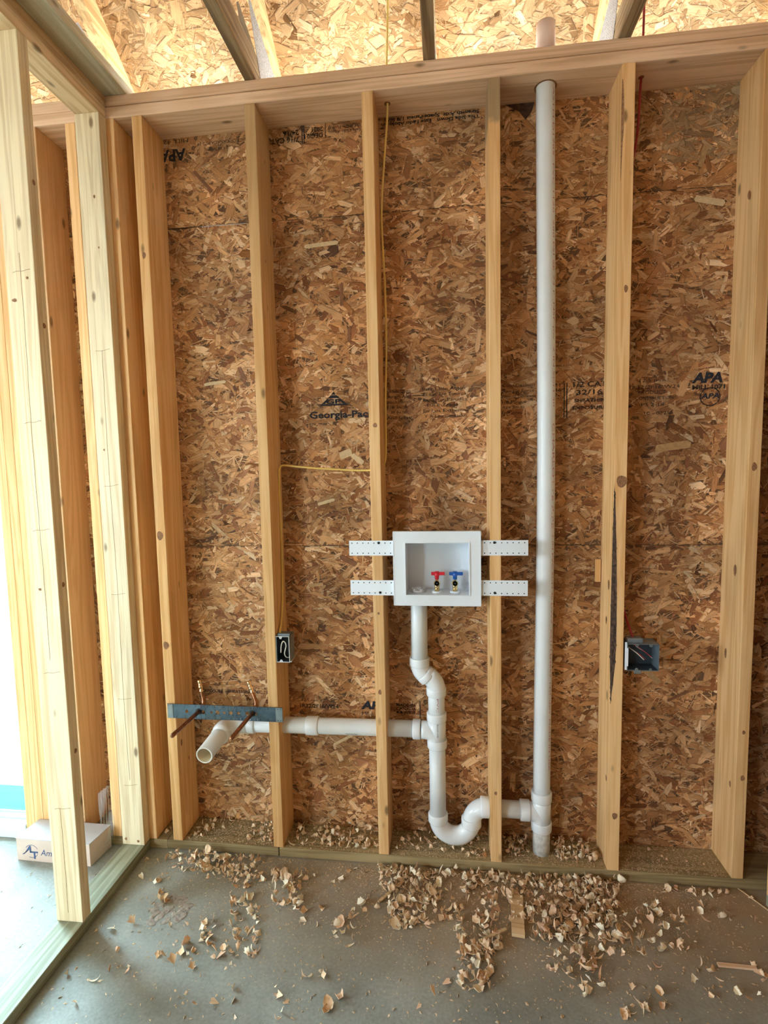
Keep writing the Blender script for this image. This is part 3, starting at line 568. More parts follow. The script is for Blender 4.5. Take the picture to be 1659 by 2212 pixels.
# stack
stk=[(1.409,Y,.262),(1.411,Y,.6),(1.4165,Y,1.1),(1.418,Y,1.5),(1.415,Y,2.0),(1.410,Y,2.5),(1.409,Y,2.8)]
vent=pt('vent_pipe',smoothpath(stk,5),RP,label='tall straight white vent pipe')
pt('vent_pipe_end',[(1.409,Y,2.8001),(1.409,Y,2.885)],RP,pvc_glow_tint,label='end of the vent pipe above the plate, pink glow painted in')
pt('floor_pipe',[(1.409,Y,.02),(1.409,Y,.16)],RP+.0004,pvc_dirty,label='dirty lower stub entering the sill')
# tee at stack
def swept_branch(bm,p_in,d_in,p_out,d_out,r_,n=10):
    p0=Vector(p_in);p3=Vector(p_out);L=(p3-p0).length*.55; p1=p0+Vector(d_in)*L; p2=p3-Vector(d_out)*L
    sweep(bm,[p0*(1-t)**3+p1*3*t*(1-t)**2+p2*3*t*t*(1-t)+p3*t**3 for t in [i/n for i in range(n+1)]],r_,32)
bm=bmesh.new(); sweep(bm,[(1.409,Y,.145),(1.409,Y,.265)],RP+.0035,36); hub(bm,(1.409,Y,.256),(0,0,1),.036,RP+.0035); hub(bm,(1.409,Y,.142),(0,0,1),.036,RP+.0035)
swept_branch(bm,(1.355,Y,.195),(1,0,0),(1.407,Y,.140),(0,0,-1),RP+.003); hub(bm,(1.349,Y,.196),(1,0,-.02),.036,RP+.0035)
keep(obj('tee_fitting',bm,pvcf,pl))
pt('pipe',[(1.20,Y,.1985),(1.36,Y,.1955)],RP)
# trap
bm=bmesh.new(); cx,cz,rt=1.0925,.142,.062
U=[(1.0305,Y,.158)]+arc((cx,Y,cz),rt,math.pi,2*math.pi,22,(1,0,0),(0,0,1))+[(1.1545,Y,.150)]
sweep(bm,U,RP+.0028,36); hub(bm,(1.0305,Y,.150),(0,0,1),.034,RP+.003,.004)
keep(obj('trap_bend',bm,pvcf,pl))
bm=bmesh.new(); E_=[(1.1545,Y,.135)]+arc((1.2145,Y,.139),.060,math.pi,math.pi/2,14,(1,0,0),(0,0,1))+[(1.222,Y,.199)]
sweep(bm,E_,RP+.0028,36); hub(bm,(1.1545,Y,.140),(0,0,1),.034,RP+.003,.004); hub(bm,(1.2045,Y,.199),(1,0,0),.034,RP+.003,.004)
keep(obj('trap_elbow',bm,pvcf,pl))
pt('pipe',[(1.0305,Y,.14),(1.0305,Y,.44)],RP)
# wye
bm=bmesh.new(); sweep(bm,[(1.0295,Y,.445),(1.0295,Y,.54)],RP+.0032,36); hub(bm,(1.0295,Y,.544),(0,0,1),.032,RP+.003); hub(bm,(1.0300,Y,.441),(0,0,1),.034,RP+.003)
swept_branch(bm,(.972,Y,.490),(1,0,0),(1.027,Y,.438),(0,0,-1),RP+.0028); hub(bm,(.955,Y,.491),(1,0,0),.030,RP+.003)
keep(obj('tee_fitting',bm,pvcf,pl))
pt('pipe',[(1.0295,Y,.53),(1.0295,Y,.655)],RP)
# two 45 degree elbows
bm=bmesh.new(); a45=math.pi/4; rr=.052
lo=arc((1.0295-rr,Y,.650),rr,0,a45,8,(1,0,0),(0,0,1)); hi=arc((.969+rr,Y,.742),rr,math.pi,math.pi+a45,8,(1,0,0),(0,0,1))
sweep(bm,[(1.0295,Y,.632)]+lo+[Vector((1.000,Y,.7005))],RP+.003,36); hub(bm,(1.0295,Y,.640),(0,0,1),.032,RP+.003)
keep(obj('elbow_fitting',bm,pvcf,pl))
bm=bmesh.new(); sweep(bm,[(.969,Y,.762)]+hi+[Vector((.9985,Y,.6975))],RP+.003,36); hub(bm,(.969,Y,.752),(0,0,1),.032,RP+.003); hub(bm,(.9945,Y,.699),(1,0,-1),.026,RP+.003,.003)
keep(obj('elbow_fitting',bm,pvcf,pl))
pt('standpipe',[(.969,Y,.75),(.9705,Y,1.015)],RP)
# horizontal arm
pt('pipe',[(.275,Y,.4845),(.50,Y,.488),(.75,Y,.490),(.96,Y,.4915)],RP)
bm=bmesh.new(); hub(bm,(.5575,Y,.4885),(1,0,.01),.050,RP+.001,.004); keep(obj('coupling',bm,pvcf,pl))
bm=bmesh.new(); hub(bm,(.317,Y,.485),(1,0,.01),.032,RP+.001,.004); hub(bm,(.219,.004,.474),(0,1,.04),.032,RP+.001,.004)
EL=[(.300,Y,.484)]+arc((.277,.012,.484),.058,math.pi/2,math.pi,12,(1,0,0),(0,1,0))+[(.219,-.004,.474)]
EL[-1]=Vector((.219,-.004,.477)); sweep(bm,EL,RP+.003,36); keep(obj('elbow_fitting',bm,pvcf,pl))
bm=bmesh.new(); seg=36
pa,pb=Vector((.219,.0,.477)),Vector((.217,-.132,.468)); dd=(pb-pa).normalized(); nx=Vector((1,0,0)); nz=dd.cross(nx).normalized(); nx=nz.cross(dd)
def ring(c,r_): return [bm.verts.new(c+(nx*math.cos(2*math.pi*k/seg)+nz*math.sin(2*math.pi*k/seg))*r_) for k in range(seg)]
rs=[ring(pa,RP),ring(pb,RP),ring(pb,RP-.0045),ring(pa+dd*.02,RP-.0045)]
for i in range(3):
    for k in range(seg):
        f_=bm.faces.new((rs[i][k],rs[i][(k+1)%seg],rs[i+1][(k+1)%seg],rs[i+1][k])); f_.smooth=(i!=1); f_.material_index=1 if i==2 else 0
f_=bm.faces.new(rs[3]); f_.material_index=1
o=keep(obj('stub_pipe',bm,[pvc,pvc_in],pl)); o['label']='open ended pipe stub pointing into the room'
# print on pipes
def wrap_print(s,pipe_pts,z_top,size,ang,length,mat,axis_x,parent,R=RP+.0004):
    me=text_mesh(s,size); co=np.zeros(len(me.vertices)*3); me.vertices.foreach_get('co',co); co=co.reshape(-1,3)
    co[:,0]-=co[:,0].min(); co[:,0]*=length/co[:,0].max(); new=np.zeros_like(co); z=z_top-co[:,0]; zz=[p[2] for p in pipe_pts]; xx=[p[0] for p in pipe_pts]
    cxs=np.interp(z,zz,xx); a=ang+co[:,1]/R
    new[:,0]=cxs+np.sin(a)*R; new[:,1]=Y-np.cos(a)*R; new[:,2]=z
    me.vertices.foreach_set('co',new.ravel()); me.update(); me.materials.clear(); return prt(link('print',me,parent,mat))
ap=.56
wrap_print('CHARLOTTE PIPE',stk,1.605,.016,ap,.36,ink_red,0,pl)
wrap_print('2 IN PVC SCH 40 DWV  ASTM D2665  NSF-dwv  MADE IN USA',stk,1.225,.011,ap+.1,.86,ink_red,0,pl)
wrap_print('ASTM D1785  PVC 1120  280 PSI @ 73 F  NSF-pw  2 IN SCH 40',stk,2.68,.010,ap+.1,1.02,ink_red,0,pl)
wrap_print('PVC',[(1.0295,0,.5),(1.0295,0,.7)],.622,.010,.05,.05,ink_red,0,pl); wrap_print('CELLULAR CORE',[(1.0295,0,.4),(1.0295,0,.7)],.533,.007,.05,.055,ink_k,0,pl,R=RP+.0042)
me=text_mesh('Charlotte Pipe',.011); co=np.zeros(len(me.vertices)*3); me.vertices.foreach_get('co',co); co=co.reshape(-1,3); co[:,0]*=.045/co[:,0].max(); a=-.62+co[:,1]/RP
new=np.stack([.690+co[:,0],Y-np.cos(a)*(RP+.0004),.4895+np.sin(a)*(RP+.0004)],1); me.vertices.foreach_set('co',new.ravel()); me.update(); me.materials.clear(); prt(link('print',me,pl,ink_k))
# ------------------------------------------------------------------ washer outlet box
wbx=empty('washer_box',loc=(1.038,0,.985)); tag(wbx,'white recessed washing machine outlet box with red and blue valves','outlet box')
def wo(name,bm,mat,smooth=False,parent=wbx):
    o=obj(name,bm,mat,parent,smooth); 
    if parent is wbx: keep(o)
    return o
X0,X1,Z0,Z1=.888,1.188,.984,1.243; A0,A1,B0,B1=.9305,1.149,1.0215,1.2035; YF=-.014
bm=bmesh.new()
for b in ((X0,X1,YF,-.0005,B1,Z1),(X0,X1,YF,-.0005,Z0,B0),(X0,A0,YF,-.0005,B0,B1),(A1,X1,YF,-.0005,B0,B1)): add_box(bm,*b)
bmesh.ops.remove_doubles(bm,verts=bm.verts,dist=1e-5)
wo('frame',bm,box_w)
bm=bmesh.new(); lip=.003
for b in ((A0-lip,A1+lip,YF-.0025,YF,B1,B1+lip),(A0-lip,A1+lip,YF-.0025,YF,B0-lip,B0),(A0-lip,A0,YF-.0025,YF,B0,B1),(A1,A1+lip,YF-.0025,YF,B0,B1),(X0-.0005,X1+.0005,YF-.001,.004,Z1-.002,Z1+.001),(X0-.0005,X1+.0005,YF-.001,.004,Z0-.001,Z0+.002),(X0-.001,X0+.002,YF-.001,.004,Z0,Z1),(X1-.002,X1+.001,YF-.001,.004,Z0,Z1)): add_box(bm,*b)
wo('frame_lip',bm,box_w)
bm=bmesh.new(); D_=.085; t=.003
for b in ((A0-t,A1+t,-.0005,D_,B1,B1+t),(A0-t,A1+t,-.0005,D_,B0-t,B0),(A0-t,A0,-.0005,D_,B0,B1),(A1,A1+t,-.0005,D_,B0,B1),(A0-t,A1+t,D_,D_+t,B0-t,B1+t)): add_box(bm,*b)
wo('recess',bm,box_in)
bm=bmesh.new(); sweep(bm,[(.9705,.045,B0),(.9705,.045,B0+.006)],[.027,.025],24); sweep(bm,[(.9705,.045,B0+.006),(.9705,.045,B0+.014)],[.012,.010],16)
for k in range(5):
    a=k*2*math.pi/5+.3; sweep(bm,[(.9705+.019*math.cos(a),.045+.019*math.sin(a),B0+.004),(.9705+.019*math.cos(a),.045+.019*math.sin(a),B0+.012)],.0065,12)
wo('drain_knockout',bm,box_in)
def valve(x,hm,lab):
    v=empty('valve',wbx); v.location=(x-1.038,.030,B0-.985); v['label']=lab
    bm=bmesh.new(); sweep(bm,[(0,0,0),(0,0,.0035),(0,0,.005)],[.0175,.0175,.013],28); obj('flange',bm,box_w,v)
    bm=bmesh.new(); sweep(bm,[(0,0,.003),(0,0,.010),(0,0,.011),(0,0,.0135),(0,0,.0145),(0,0,.017),(0,0,.018),(0,0,.024),(0,0,.028)],[.0085,.0085,.0098,.0098,.0082,.0082,.0095,.0095,.007],20)
    sweep(bm,[(0,.006,.034),(0,-.008,.034),(0,-.0125,.034),(0,-.0125,.034),(0,-.011,.034)],[.010,.0112,.0108,.0085,.0065],22); sweep(bm,[(0,0,.042),(0,0,.048)],.0045,12)
    obj('valve_body',bm,brass,v)
    bm=bmesh.new(); sweep(bm,[(0,-.0105,.034),(0,-.0128,.034)],.0035,12); obj('outlet_bore',bm,black,v)
    bm=bmesh.new(); add_box(bm,-.0205,.0275,-.005,.005,.0610,.0725,.0015,2); sweep(bm,[(0,0,.046),(0,0,.061),(0,0,.0745)],[.0072,.0082,.0082],18); obj('handle',bm,hm,v)
valve(1.0375,red_p,'brass valve with red lever'); valve(1.1010,blue_p,'brass valve with blue lever')
for x in (1.036,1.100):
    bm=bmesh.new(); sweep(bm,[(x,.03,Z0-.012),(x,.03,Z0+.002)],.0032,12); wo('supply_nipple',bm,whitec)
def strap(x0,x1,z0,z1,nail,lab):
    p=box('strap',x0,x1,-.0034,-.0012,z0,z1,box_w,wbx,bev=.0004); keep(p); p['label']=lab
    bm=bmesh.new(); xs=np.linspace(x0+.010,x1-.010,8) if x0<1 else np.linspace(x0+.014,x1-.012,8)
    for x in xs:
        for z in (z0+.0085,z1-.0085): sweep(bm,[(x,-.0036,z),(x,-.0030,z)],.0021,10)
    obj('strap_hole',bm,foamcore,p)['kind']='stuff'
    bm=bmesh.new(); sweep(bm,[(nail[0],-.0046,nail[1]),(nail[0],-.0034,nail[1])],.0046,14); sweep(bm,[(nail[0],-.006,nail[1]),(nail[0],-.0046,nail[1])],[.002,.0035],10); obj('screw',bm,black,p)
strap(.731,.888,1.158,1.211,(.836,1.203),'upper left perforated strap'); strap(.732,.888,1.016,1.070,(.838,1.026),'lower left perforated strap')
strap(1.188,1.348,1.158,1.211,(1.235,1.203),'upper right perforated strap'); strap(1.188,1.347,1.018,1.072,(1.236,1.028),'lower right perforated strap')
# ------------------------------------------------------------------ stub-out bracket and copper stubs
br=empty('stub_out_bracket',loc=(.24,-.005,.5635)); tag(br,'blue grey galvanised perforated bracket bar across two studs','bracket')
bm=bmesh.new(); 
holes=[(.093,.0065),(.132,.004),(.158,.0075),(.190,.0050),(.214,.0080),(.240,.0055),(.266,.0080),(.296,.0068),(.331,.0090),(.362,.0062)]
# bar with true holes: strips around each hole
x0,x1,z0,z1=.016,.466,.5365,.5915; yb0,yb1=-.0065,-.0050
def holed_plate(bm,x0,x1,z0,z1,y0,y1,holes):
    hs=sorted(holes); cx=x0; zc=(z0+z1)/2; n=16
    for hx,hr in hs:
        a,b=hx-hr-.0015,hx+hr+.0015; 
        if a>cx: add_box(bm,cx,a,y0,y1,z0,z1)
        for yy,rev in ((y0,0),(y1,1)):
            sq=[];ci=[]
            for k in range(n):
                t_=2*math.pi*(k+.5)/n; c_,s_=math.cos(t_),math.sin(t_); m_=max(abs(c_)/(b-hx),abs(s_)/((z1-z0)/2)); 
                sq.append(bm.verts.new((hx+c_/m_,yy,zc+s_/m_))); ci.append(bm.verts.new((hx+c_*hr,yy,zc+s_*hr)))
            for k in range(n):
                q=(sq[k],sq[(k+1)%n],ci[(k+1)%n],ci[k]); bm.faces.new(q if not rev else q[::-1])
        cx=b
    add_box(bm,cx,x1,y0,y1,z0,z1)
holed_plate(bm,x0,x1,z0,z1,yb0,yb1,holes)
add_box(bm,x0,x1,yb0-.001,yb1,z1-.0015,z1); add_box(bm,x0,x1,yb0-.001,yb1,z0,z0+.0015)
keep(obj('bracket_bar',bm,steel,br))
bm=bmesh.new(); add_box(bm,.0165,.038,-.0080,-.0066,.5375,.5905,.0003); keep(obj('end_tab',bm,steel_l,br)); bm=bmesh.new(); add_box(bm,.440,.4655,-.0080,-.0066,.5375,.5905,.0003); keep(obj('end_tab',bm,steel_l,br))
bm=bmesh.new()
for x in (.021,.052,.084,.128,.176,.204,.24,.282,.31,.345,.381,.41,.448,.459):
    for z in (.5425,.5855): 
        if R_.random()<.8: sweep(bm,[(x,-.0085,z),(x,-.0065,z)],.0017,8)
o=keep(obj('nail_hole',bm,foamcore,br)); o['kind']='stuff'
bm=bmesh.new()
for hx,hr in holes:
    if hr>.0065:
        for k in range(4):
            a=math.pi/4+k*math.pi/2; sweep(bm,[(hx+math.cos(a)*hr,-.0068,.564+math.sin(a)*hr),(hx+math.cos(a)*(hr+.009),-.0068,.564+math.sin(a)*(hr+.009))],.0007,4)
o=keep(obj('slot',bm,foamcore,br)); o['kind']='stuff'
for j,(x,top,endx,lab) in enumerate([(.1400,(.118,.052,.664),.133,'left copper stub out pipe bent up behind the bracket'),(.349,(.312,.060,.662),.345,'right copper stub out pipe bent up behind the bracket')]):
    c=empty('copper_stub',loc=(x,-.005,.565)); tag(c,lab,'pipe')
    path=[(endx,-.186,.5655),(x-.002,-.10,.5655),(x,-.01,.5660),(x+.001,.016,.568),(x+.0005,.031,.576),(x-.002,.038,.592),tuple(Vector((x-.002,.038,.592)).lerp(Vector(top),.45))]
    keep(tube('copper_tube',smoothpath(path,5),.0078,copper,c,18))
    keep(tube('tube_tip',[(endx-.0005,-.1925,.5655),(endx-.0003,-.189,.5655),(endx,-.1855,.5655)],[.003,.0068,.0078],copper,c,18))
    a=Vector((x-.002,.038,.592)).lerp(Vector(top),.40); b=Vector(top)
    q=[a.lerp(b,t) for t in (0,.1,.12,.3,.32,.5,.52,.75,.77,1)]
    keep(tube('crimp_end',q,[.0084,.0084,.0072,.0072,.0086,.0086,.0072,.0072,.0082,.0080],copper_hi,c,18))
    keep(tube('grommet',[(x,-.0072,.5655),(x,-.0045,.5655)],.0125,black,c,20))
# ------------------------------------------------------------------ electrical boxes
def elec(name,x0,x1,z0,z1,depth,label,ears):
    e=empty(name,loc=(x0,0,z0)); tag(e,label,'electrical box'); t=.0016; y0=.0
    bm=bmesh.new()
    for b in ((x0,x1,y0,depth,z0,z0+t),(x0,x1,y0,depth,z1-t,z1),(x0,x0+t,y0,depth,z0,z1),(x1-t,x1,y0,depth,z0,z1)): add_box(bm,*b)
    keep(obj('box_shell',bm,steel_l,e))
    bm=bmesh.new(); add_box(bm,x0+t,x1-t,depth-.002,depth,z0+t,z1-t)
    for b in ((x0+t,x1-t,.006,depth-.002,z0+t,z0+t+.0008),(x0+t,x1-t,.006,depth-.002,z1-t-.0008,z1-t),(x0+t,x0+t+.0008,.006,depth-.002,z0+t,z1-t)): add_box(bm,*b)
    keep(obj('box_shade_liner',bm,shade_in,e))  # dark lining paints shade on every inner face but the right one
    bm=bmesh.new()
    for ex in ears:
        for zz,s in ((z1-t,-1),(z0+t,1)):
            v=[bm.verts.new((ex-.006,y0-.0004,zz)),bm.verts.new((ex+.006,y0-.0004,zz)),bm.verts.new((ex+.003,y0-.0004,zz+s*.008)),bm.verts.new((ex-.003,y0-.0004,zz+s*.008))]; bm.faces.new(v)
            w=[bm.verts.new((q.co.x,y0+.001,q.co.z)) for q in v]; bm.faces.new(w[::-1])
            for k in range(4): bm.faces.new((v[k],v[(k+1)%4],w[(k+1)%4],w[k]))
    keep(obj('mounting_ear',bm,box_w if len(ears)==1 else steel_l,e))['kind']='stuff'
    bm=bmesh.new()
    for ex in ears:
        for zz in (z1-t-.004,z0+t+.004): sweep(bm,[(ex,-.0010,zz),(ex,.0,zz)],.0014,8)
    keep(obj('ear_hole',bm,black,e))['kind']='stuff'; return e
e1=elec('outlet_box',.4488,.4985,.762,.859,.062,'narrow metal outlet box on the second stud with a looped white wire',[.4665])
keep(box('box_rim',.4488,.4985,-.0008,.0006,.8575,.8592,box_w,e1)); keep(box('box_rim',.4488,.4985,-.0008,.0006,.7618,.7636,box_w,e1)); keep(box('box_rim',.4970,.4988,-.0008,.0006,.762,.859,box_w,e1))
bm=bmesh.new(); add_box(bm,.452,.497,.012,.03,.859,.8655); keep(obj('cable_clamp',bm,steel_l,e1))
bm=bmesh.new(); sweep(bm,[(.503,.0,.765),(.503,.0015,.765)],.003,10); sweep(bm,[(.503,.0015,.765),(.503,.085,.769)],.0014,8); keep(obj('nail',bm,nail_m,e1))
lw=tube('looped_wire',smoothpath([(.4635,.008,.795),(.4665,.006,.822),(.473,.006,.838),(.481,.007,.834),(.484,.008,.820),(.480,.009,.806),(.476,.012,.790),(.480,.018,.775),(.489,.03,.770)],6),.0021,whitec,None,10); tag(lw,'short white wire bent in an S inside the narrow outlet box','wire')
e2=elec('junction_box',1.6765,1.779,.763,.856,.066,'wide two gang metal box on the stud with the bark pocket',[1.707,1.752])
keep(box('side_bracket',1.6685,1.675,-.0015,.001,.766,.862,box_w,e2)); keep(box('side_bracket',1.6735,1.6790,-.002,.0,.779,.842,box_w,e2))
bm=bmesh.new(); add_box(bm,1.68,1.73,.010,.04,.856,.872,.001); add_box(bm,1.70,1.722,-.001,.004,.753,.764,.001); keep(obj('cable_clamp',bm,steel_l,e2))['kind']='stuff'
for i,(p,q,m_) in enumerate([((1.700,.03,.848),(1.758,.006,.808),redc),((1.684,.03,.838),(1.732,.005,.800),whitec),((1.690,.03,.832),(1.738,.008,.802),redc),((1.715,.028,.838),(1.759,.006,.806),whitec)]):
    c=tube('wire',smoothpath([p,((p[0]+q[0])/2,.012,(p[2]+q[2])/2+.004),q],5),.0013,m_,None,8); tag(c,['upper red wire inside the two gang box','lower white wire inside the two gang box','lower red wire inside the two gang box','upper white wire inside the two gang box'][i],'wire')
# nail tips through the board
nt=[]
for i,(x,z,L) in enumerate([(.505,.765,.0)]): pass
# ------------------------------------------------------------------ cables
yc=tube('yellow_cable',smoothpath([(.898,.07,3.06),(.892,.07,2.9),(.887,.07,2.78),(.889,.07,2.68),(.875,.09,2.56),(.859,.105,2.40),(.857,.11,2.30),(.861,.112,2.18),(.864,.112,2.08),(.864,.113,1.9),(.857,.112,1.70),(.856,.112,1.56),(.852,.108,1.49),(.835,.10,1.468),(.80,.10,1.4575),(.745,.10,1.458),(.675,.10,1.4625),(.60,.10,1.468),(.53,.10,1.475),(.475,.10,1.4815),(.458,.10,1.476),(.4515,.10,1.45),(.4505,.10,1.32),(.4520,.098,1.15),(.4525,.085,1.0),(.4545,.055,.90),(.456,.030,.872),(.460,.024,.86)],6),.0035,yel,None,10)
tag(yc,'yellow electrical cable dropping along the middle stud and across to the narrow box','cable')
rc=tube('red_cable',smoothpath([(1.712,.07,3.05),(1.711,.07,2.85),(1.708,.07,2.72),(1.705,.07,2.66),(1.700,.078,2.52),(1.6785,.10,2.35),(1.6760,.112,2.1),(1.675,.118,1.6),(1.675,.115,1.2),(1.680,.10,1.02),(1.692,.07,.93),(1.702,.04,.880),(1.703,.030,.87)],6),.0038,redc,None,10)
tag(rc,'dark red electrical cable beside the bark pocket stud','cable')
box('staple',.8505,.8555,.106,.116,1.952,1.956,nail_m,studs['C'])
# drilled holes in the top plate (dark rims)
for x,r_ in ((.888,.011),(1.707,.009),(1.409,.036)):
    bm=bmesh.new(); sweep(bm,[(x,.07,ZT-.0008),(x,.07,ZT-.0002)],r_,24); obj('drilled_hole',bm,knot_m,wb)
# hole rims in studs around pipes
for x,z,r_ in ((1.2205,.199,.034),(.8115,.490,.034),(.4085,.487,.034)): pass
# flat dark wedge-shaped patch at top of board left of vent
bm=bmesh.new(); P=[(1.285,2.695),(1.385,2.695),(1.375,2.665),(1.355,2.640),(1.335,2.668)]; a=[bm.verts.new((x,.1366,z)) for x,z in P]; bm.faces.new(a); obj('dark_wedge',bm,bark_m,upr)
# ------------------------------------------------------------------ carton
ca=empty('cardboard_carton',loc=(-.41,-.06,0)); tag(ca,'small cardboard carton with a printed circle emblem behind the partition','carton')
def quadbox(name,pts,z0,z1,mat,parent):
    bm=bmesh.new(); a=[bm.verts.new((x,y,z0)) for x,y in pts]; b=[bm.verts.new((x,y,z1)) for x,y in pts]; bm.faces.new(a[::-1]); bm.faces.new(b)
    for k in range(4): bm.faces.new((a[k],a[(k+1)%4],b[(k+1)%4],b[k]))
    return obj(name,bm,mat,parent)
CP=[(-.568,-.108),(-.262,-.115),(-.250,-.008),(-.556,-.004)]
keep(quadbox('carton_body',CP,.0005,.088,card_m,ca)); keep(quadbox('carton_lid',[(-.570,-.110),(-.260,-.117),(-.248,-.007),(-.558,-.003)],.0882,.0905,card_top,ca))
def on_front(co,x,z): 
    t=(co[:,0]+x+.568)/.306; return np.stack([co[:,0]+x,-.1086-.007*t,co[:,1]+z],1)
me=text_mesh('Amesbury',.036,.25); co=np.zeros(len(me.vertices)*3); me.vertices.foreach_get('co',co); co=co.reshape(-1,3); co[:,0]*=.14/co[:,0].max(); me.vertices.foreach_set('co',on_front(co,-.468,.026).ravel()); me.update(); me.materials.clear(); prt(link('print',me,ca,ink_navy))
bm=bmesh.new(); c0=(-.505,.040); 
for r0_,r1_,a0,a1 in ((.0255,.0275,-2.0,2.6),): 
    n=22; rg=[[bm.verts.new((c0[0]+math.cos(a)*q,-.1100,c0[1]+math.sin(a)*q*.95)) for a in np.linspace(a0,a1,n)] for q in (r0_,r1_)]
    for k in range(n-1): bm.faces.new((rg[0][k],rg[0][k+1],rg[1][k+1],rg[1][k]))
for ps in ([(-.545,.026),(-.538,.026),(-.513,.062),(-.507,.062),(-.507,.034),(-.513,.034),(-.513,.048)],[(-.510,.040),(-.478,.040),(-.478,.034),(-.490,.034),(-.490,.010),(-.497,.010),(-.497,.034),(-.510,.034)]): bm.faces.new([bm.verts.new((a,-.1104,b)) for a,b in ps])
keep(obj('emblem',bm,ink_navy,ca))
# clear film beside the carton
bm=bmesh.new()
for j in range(5):
    pv=None; x=-.30+j*.012
    P=smoothpath([(x-.01,.02,.20+.01*j),(x+.006,.0,.14),(x+.016,-.02,.07),(x+.010,-.045,.03),(x-.02-.008*j,-.085,.006)],5)
    for i,p in enumerate(P):
        w=.004+.003*math.sin(i*.5+j); cur=[bm.verts.new((p.x-w,p.y,max(p.z,.002))),bm.verts.new((p.x+w,p.y+.004,max(p.z,.002)))]
        if pv: bm.faces.new((pv[0],pv[1],cur[1],cur[0]))
        pv=cur
o=obj('plastic_film',bm,film,None,True); tag(o,'wisp of clear plastic film hanging behind the carton','plastic film')
# ------------------------------------------------------------------ shavings
def chip_mesh(seed,kind):
    rr=random.Random(seed); vs=[];fs=[]
    if kind==0:   # cone fan
        L=1.0; spread=rr.uniform(1.0,2.0); half=rr.uniform(.35,.75); nu,nv=6,2
        for j in range(nv+1):
            v=.12+.88*j/nv
            for i in range(nu+1):
                a=(i/nu-.5)*spread/math.sin(half)*.55; q=v*(1+(.12*math.sin(i*1.9+seed) if j==nv else 0)-(.25*abs(i/nu-.5) if j==nv else 0))
                vs.append((math.sin(a)*math.sin(half)*q,math.cos(a)*math.sin(half)*q-.3,math.cos(half)*q*.8))
    elif kind==1: # curled oval
        nu,nv=5,3; bend=rr.uniform(.8,1.9)
        for j in range(nv+1):
            v=j/nv*2-1
            for i in range(nu+1):
                u_=i/nu*2-1; w=math.sqrt(max(1-v*v*.92,.02))*.45*(1+.06*math.sin(seed+i)); a=v*bend
                vs.append((u_*w,math.sin(a)/bend*.7,(1-math.cos(a))/bend*.7+.12*u_*u_))
    else:         # splinter curl
        nu,nv=1,6; bend=rr.uniform(.6,2.4)
        for j in range(nv+1):
            v=j/nv*2-1
            for i in range(nu+1):
                a=v*bend; w=.10*(1.1-abs(v)); vs.append(((i*2-1)*w+.1*v,math.sin(a)/bend*.8,(1-math.cos(a))/bend*.6))
    nu1=nu+1
    for j in range(nv):
        for i in range(nu): fs.append((j*nu1+i,j*nu1+i+1,(j+1)*nu1+i+1,(j+1)*nu1+i))
    V=np.array(vs); V-=V.mean(0); # thickness shell
    t=.035; top=V+np.array((0,0,t)); n=len(V); F=[f_ for f_ in fs]+[tuple(k+n for k in f_[::-1]) for f_ in fs]
    # rim
    cnt={}
    for f_ in fs:
        for k in range(4):
            e=(f_[k],f_[(k+1)%4]); cnt[e]=1
    for (a,b) in list(cnt):
        if (b,a) not in cnt: F.append((b,a,a+n,b+n))
    return np.vstack([V,top]),np.array(F)
PROTO=[chip_mesh(i,0) for i in range(6)]+[chip_mesh(20+i,1) for i in range(4)]+[chip_mesh(40+i,2) for i in range(2)]
PM=[]
for i,(V,F) in enumerate(PROTO):
    row=[]
    for m in chip_m:
        me=bpy.data.meshes.new('wood_shaving'); me.from_pydata(V.tolist(),[],F.tolist()); me.materials.append(m); row.append(me)
    PM.append(row)
def rand_rot(rr):
    return Matrix.Rotation(rr.uniform(0,6.28),3,'Z')@Matrix.Rotation(rr.gauss(0,.75),3,'X')@Matrix.Rotation(rr.gauss(0,.6),3,'Y')
def pick(rr): 
    q=rr.random(); return rr.randrange(6) if q<.62 else 6+rr.randrange(4) if q<.86 else 10+rr.randrange(2)
stuff_V=[[],[],[]]; stuff_F=[[],[],[]]; stuff_n=[0,0,0]
def chip_stuff(x,y,z,s,rr,mi):
    V,F=PROTO[pick(rr)]; Rm=np.array(rand_rot(rr)); W_=(V*s)@Rm.T; W_[:,2]-=W_[:,2].min(); W_+=np.array((x,y,z)); stuff_V[mi].append(W_); stuff_F[mi].append(F+stuff_n[mi]); stuff_n[mi]+=len(V)
    return W_
def chip_single(x,y,z,s,rr,mi,label,group,p=None,rot=None):
    p=pick(rr) if p is None else p; Rm=rand_rot(rr) if rot is None else rot; V=PROTO[p][0]; W_=(V*s)@np.array(Rm).T
    o=bpy.data.objects.new('wood_shaving',PM[p][mi]); COL.objects.link(o); Mx=(Rm.to_4x4())@Matrix.Diagonal((s,s,s,1)); Mx.translation=Vector((x,y,z-W_[:,2].min()+.0003)); o.matrix_world=Mx
    tag(o,label,'wood shaving',group); return o
def tonepick(rr,x): 
    q=rr.random(); return (0 if q<.6 else 1 if q<.9 else 2) if x<1.1 else (0 if q<.55 else 2 if q<.82 else 1)
def inquad(q,rr):
    a,b=rr.random(),rr.random(); p=[Vector(c) for c in q]; return (p[0].lerp(p[1],a)).lerp(p[3].lerp(p[2],a),b)
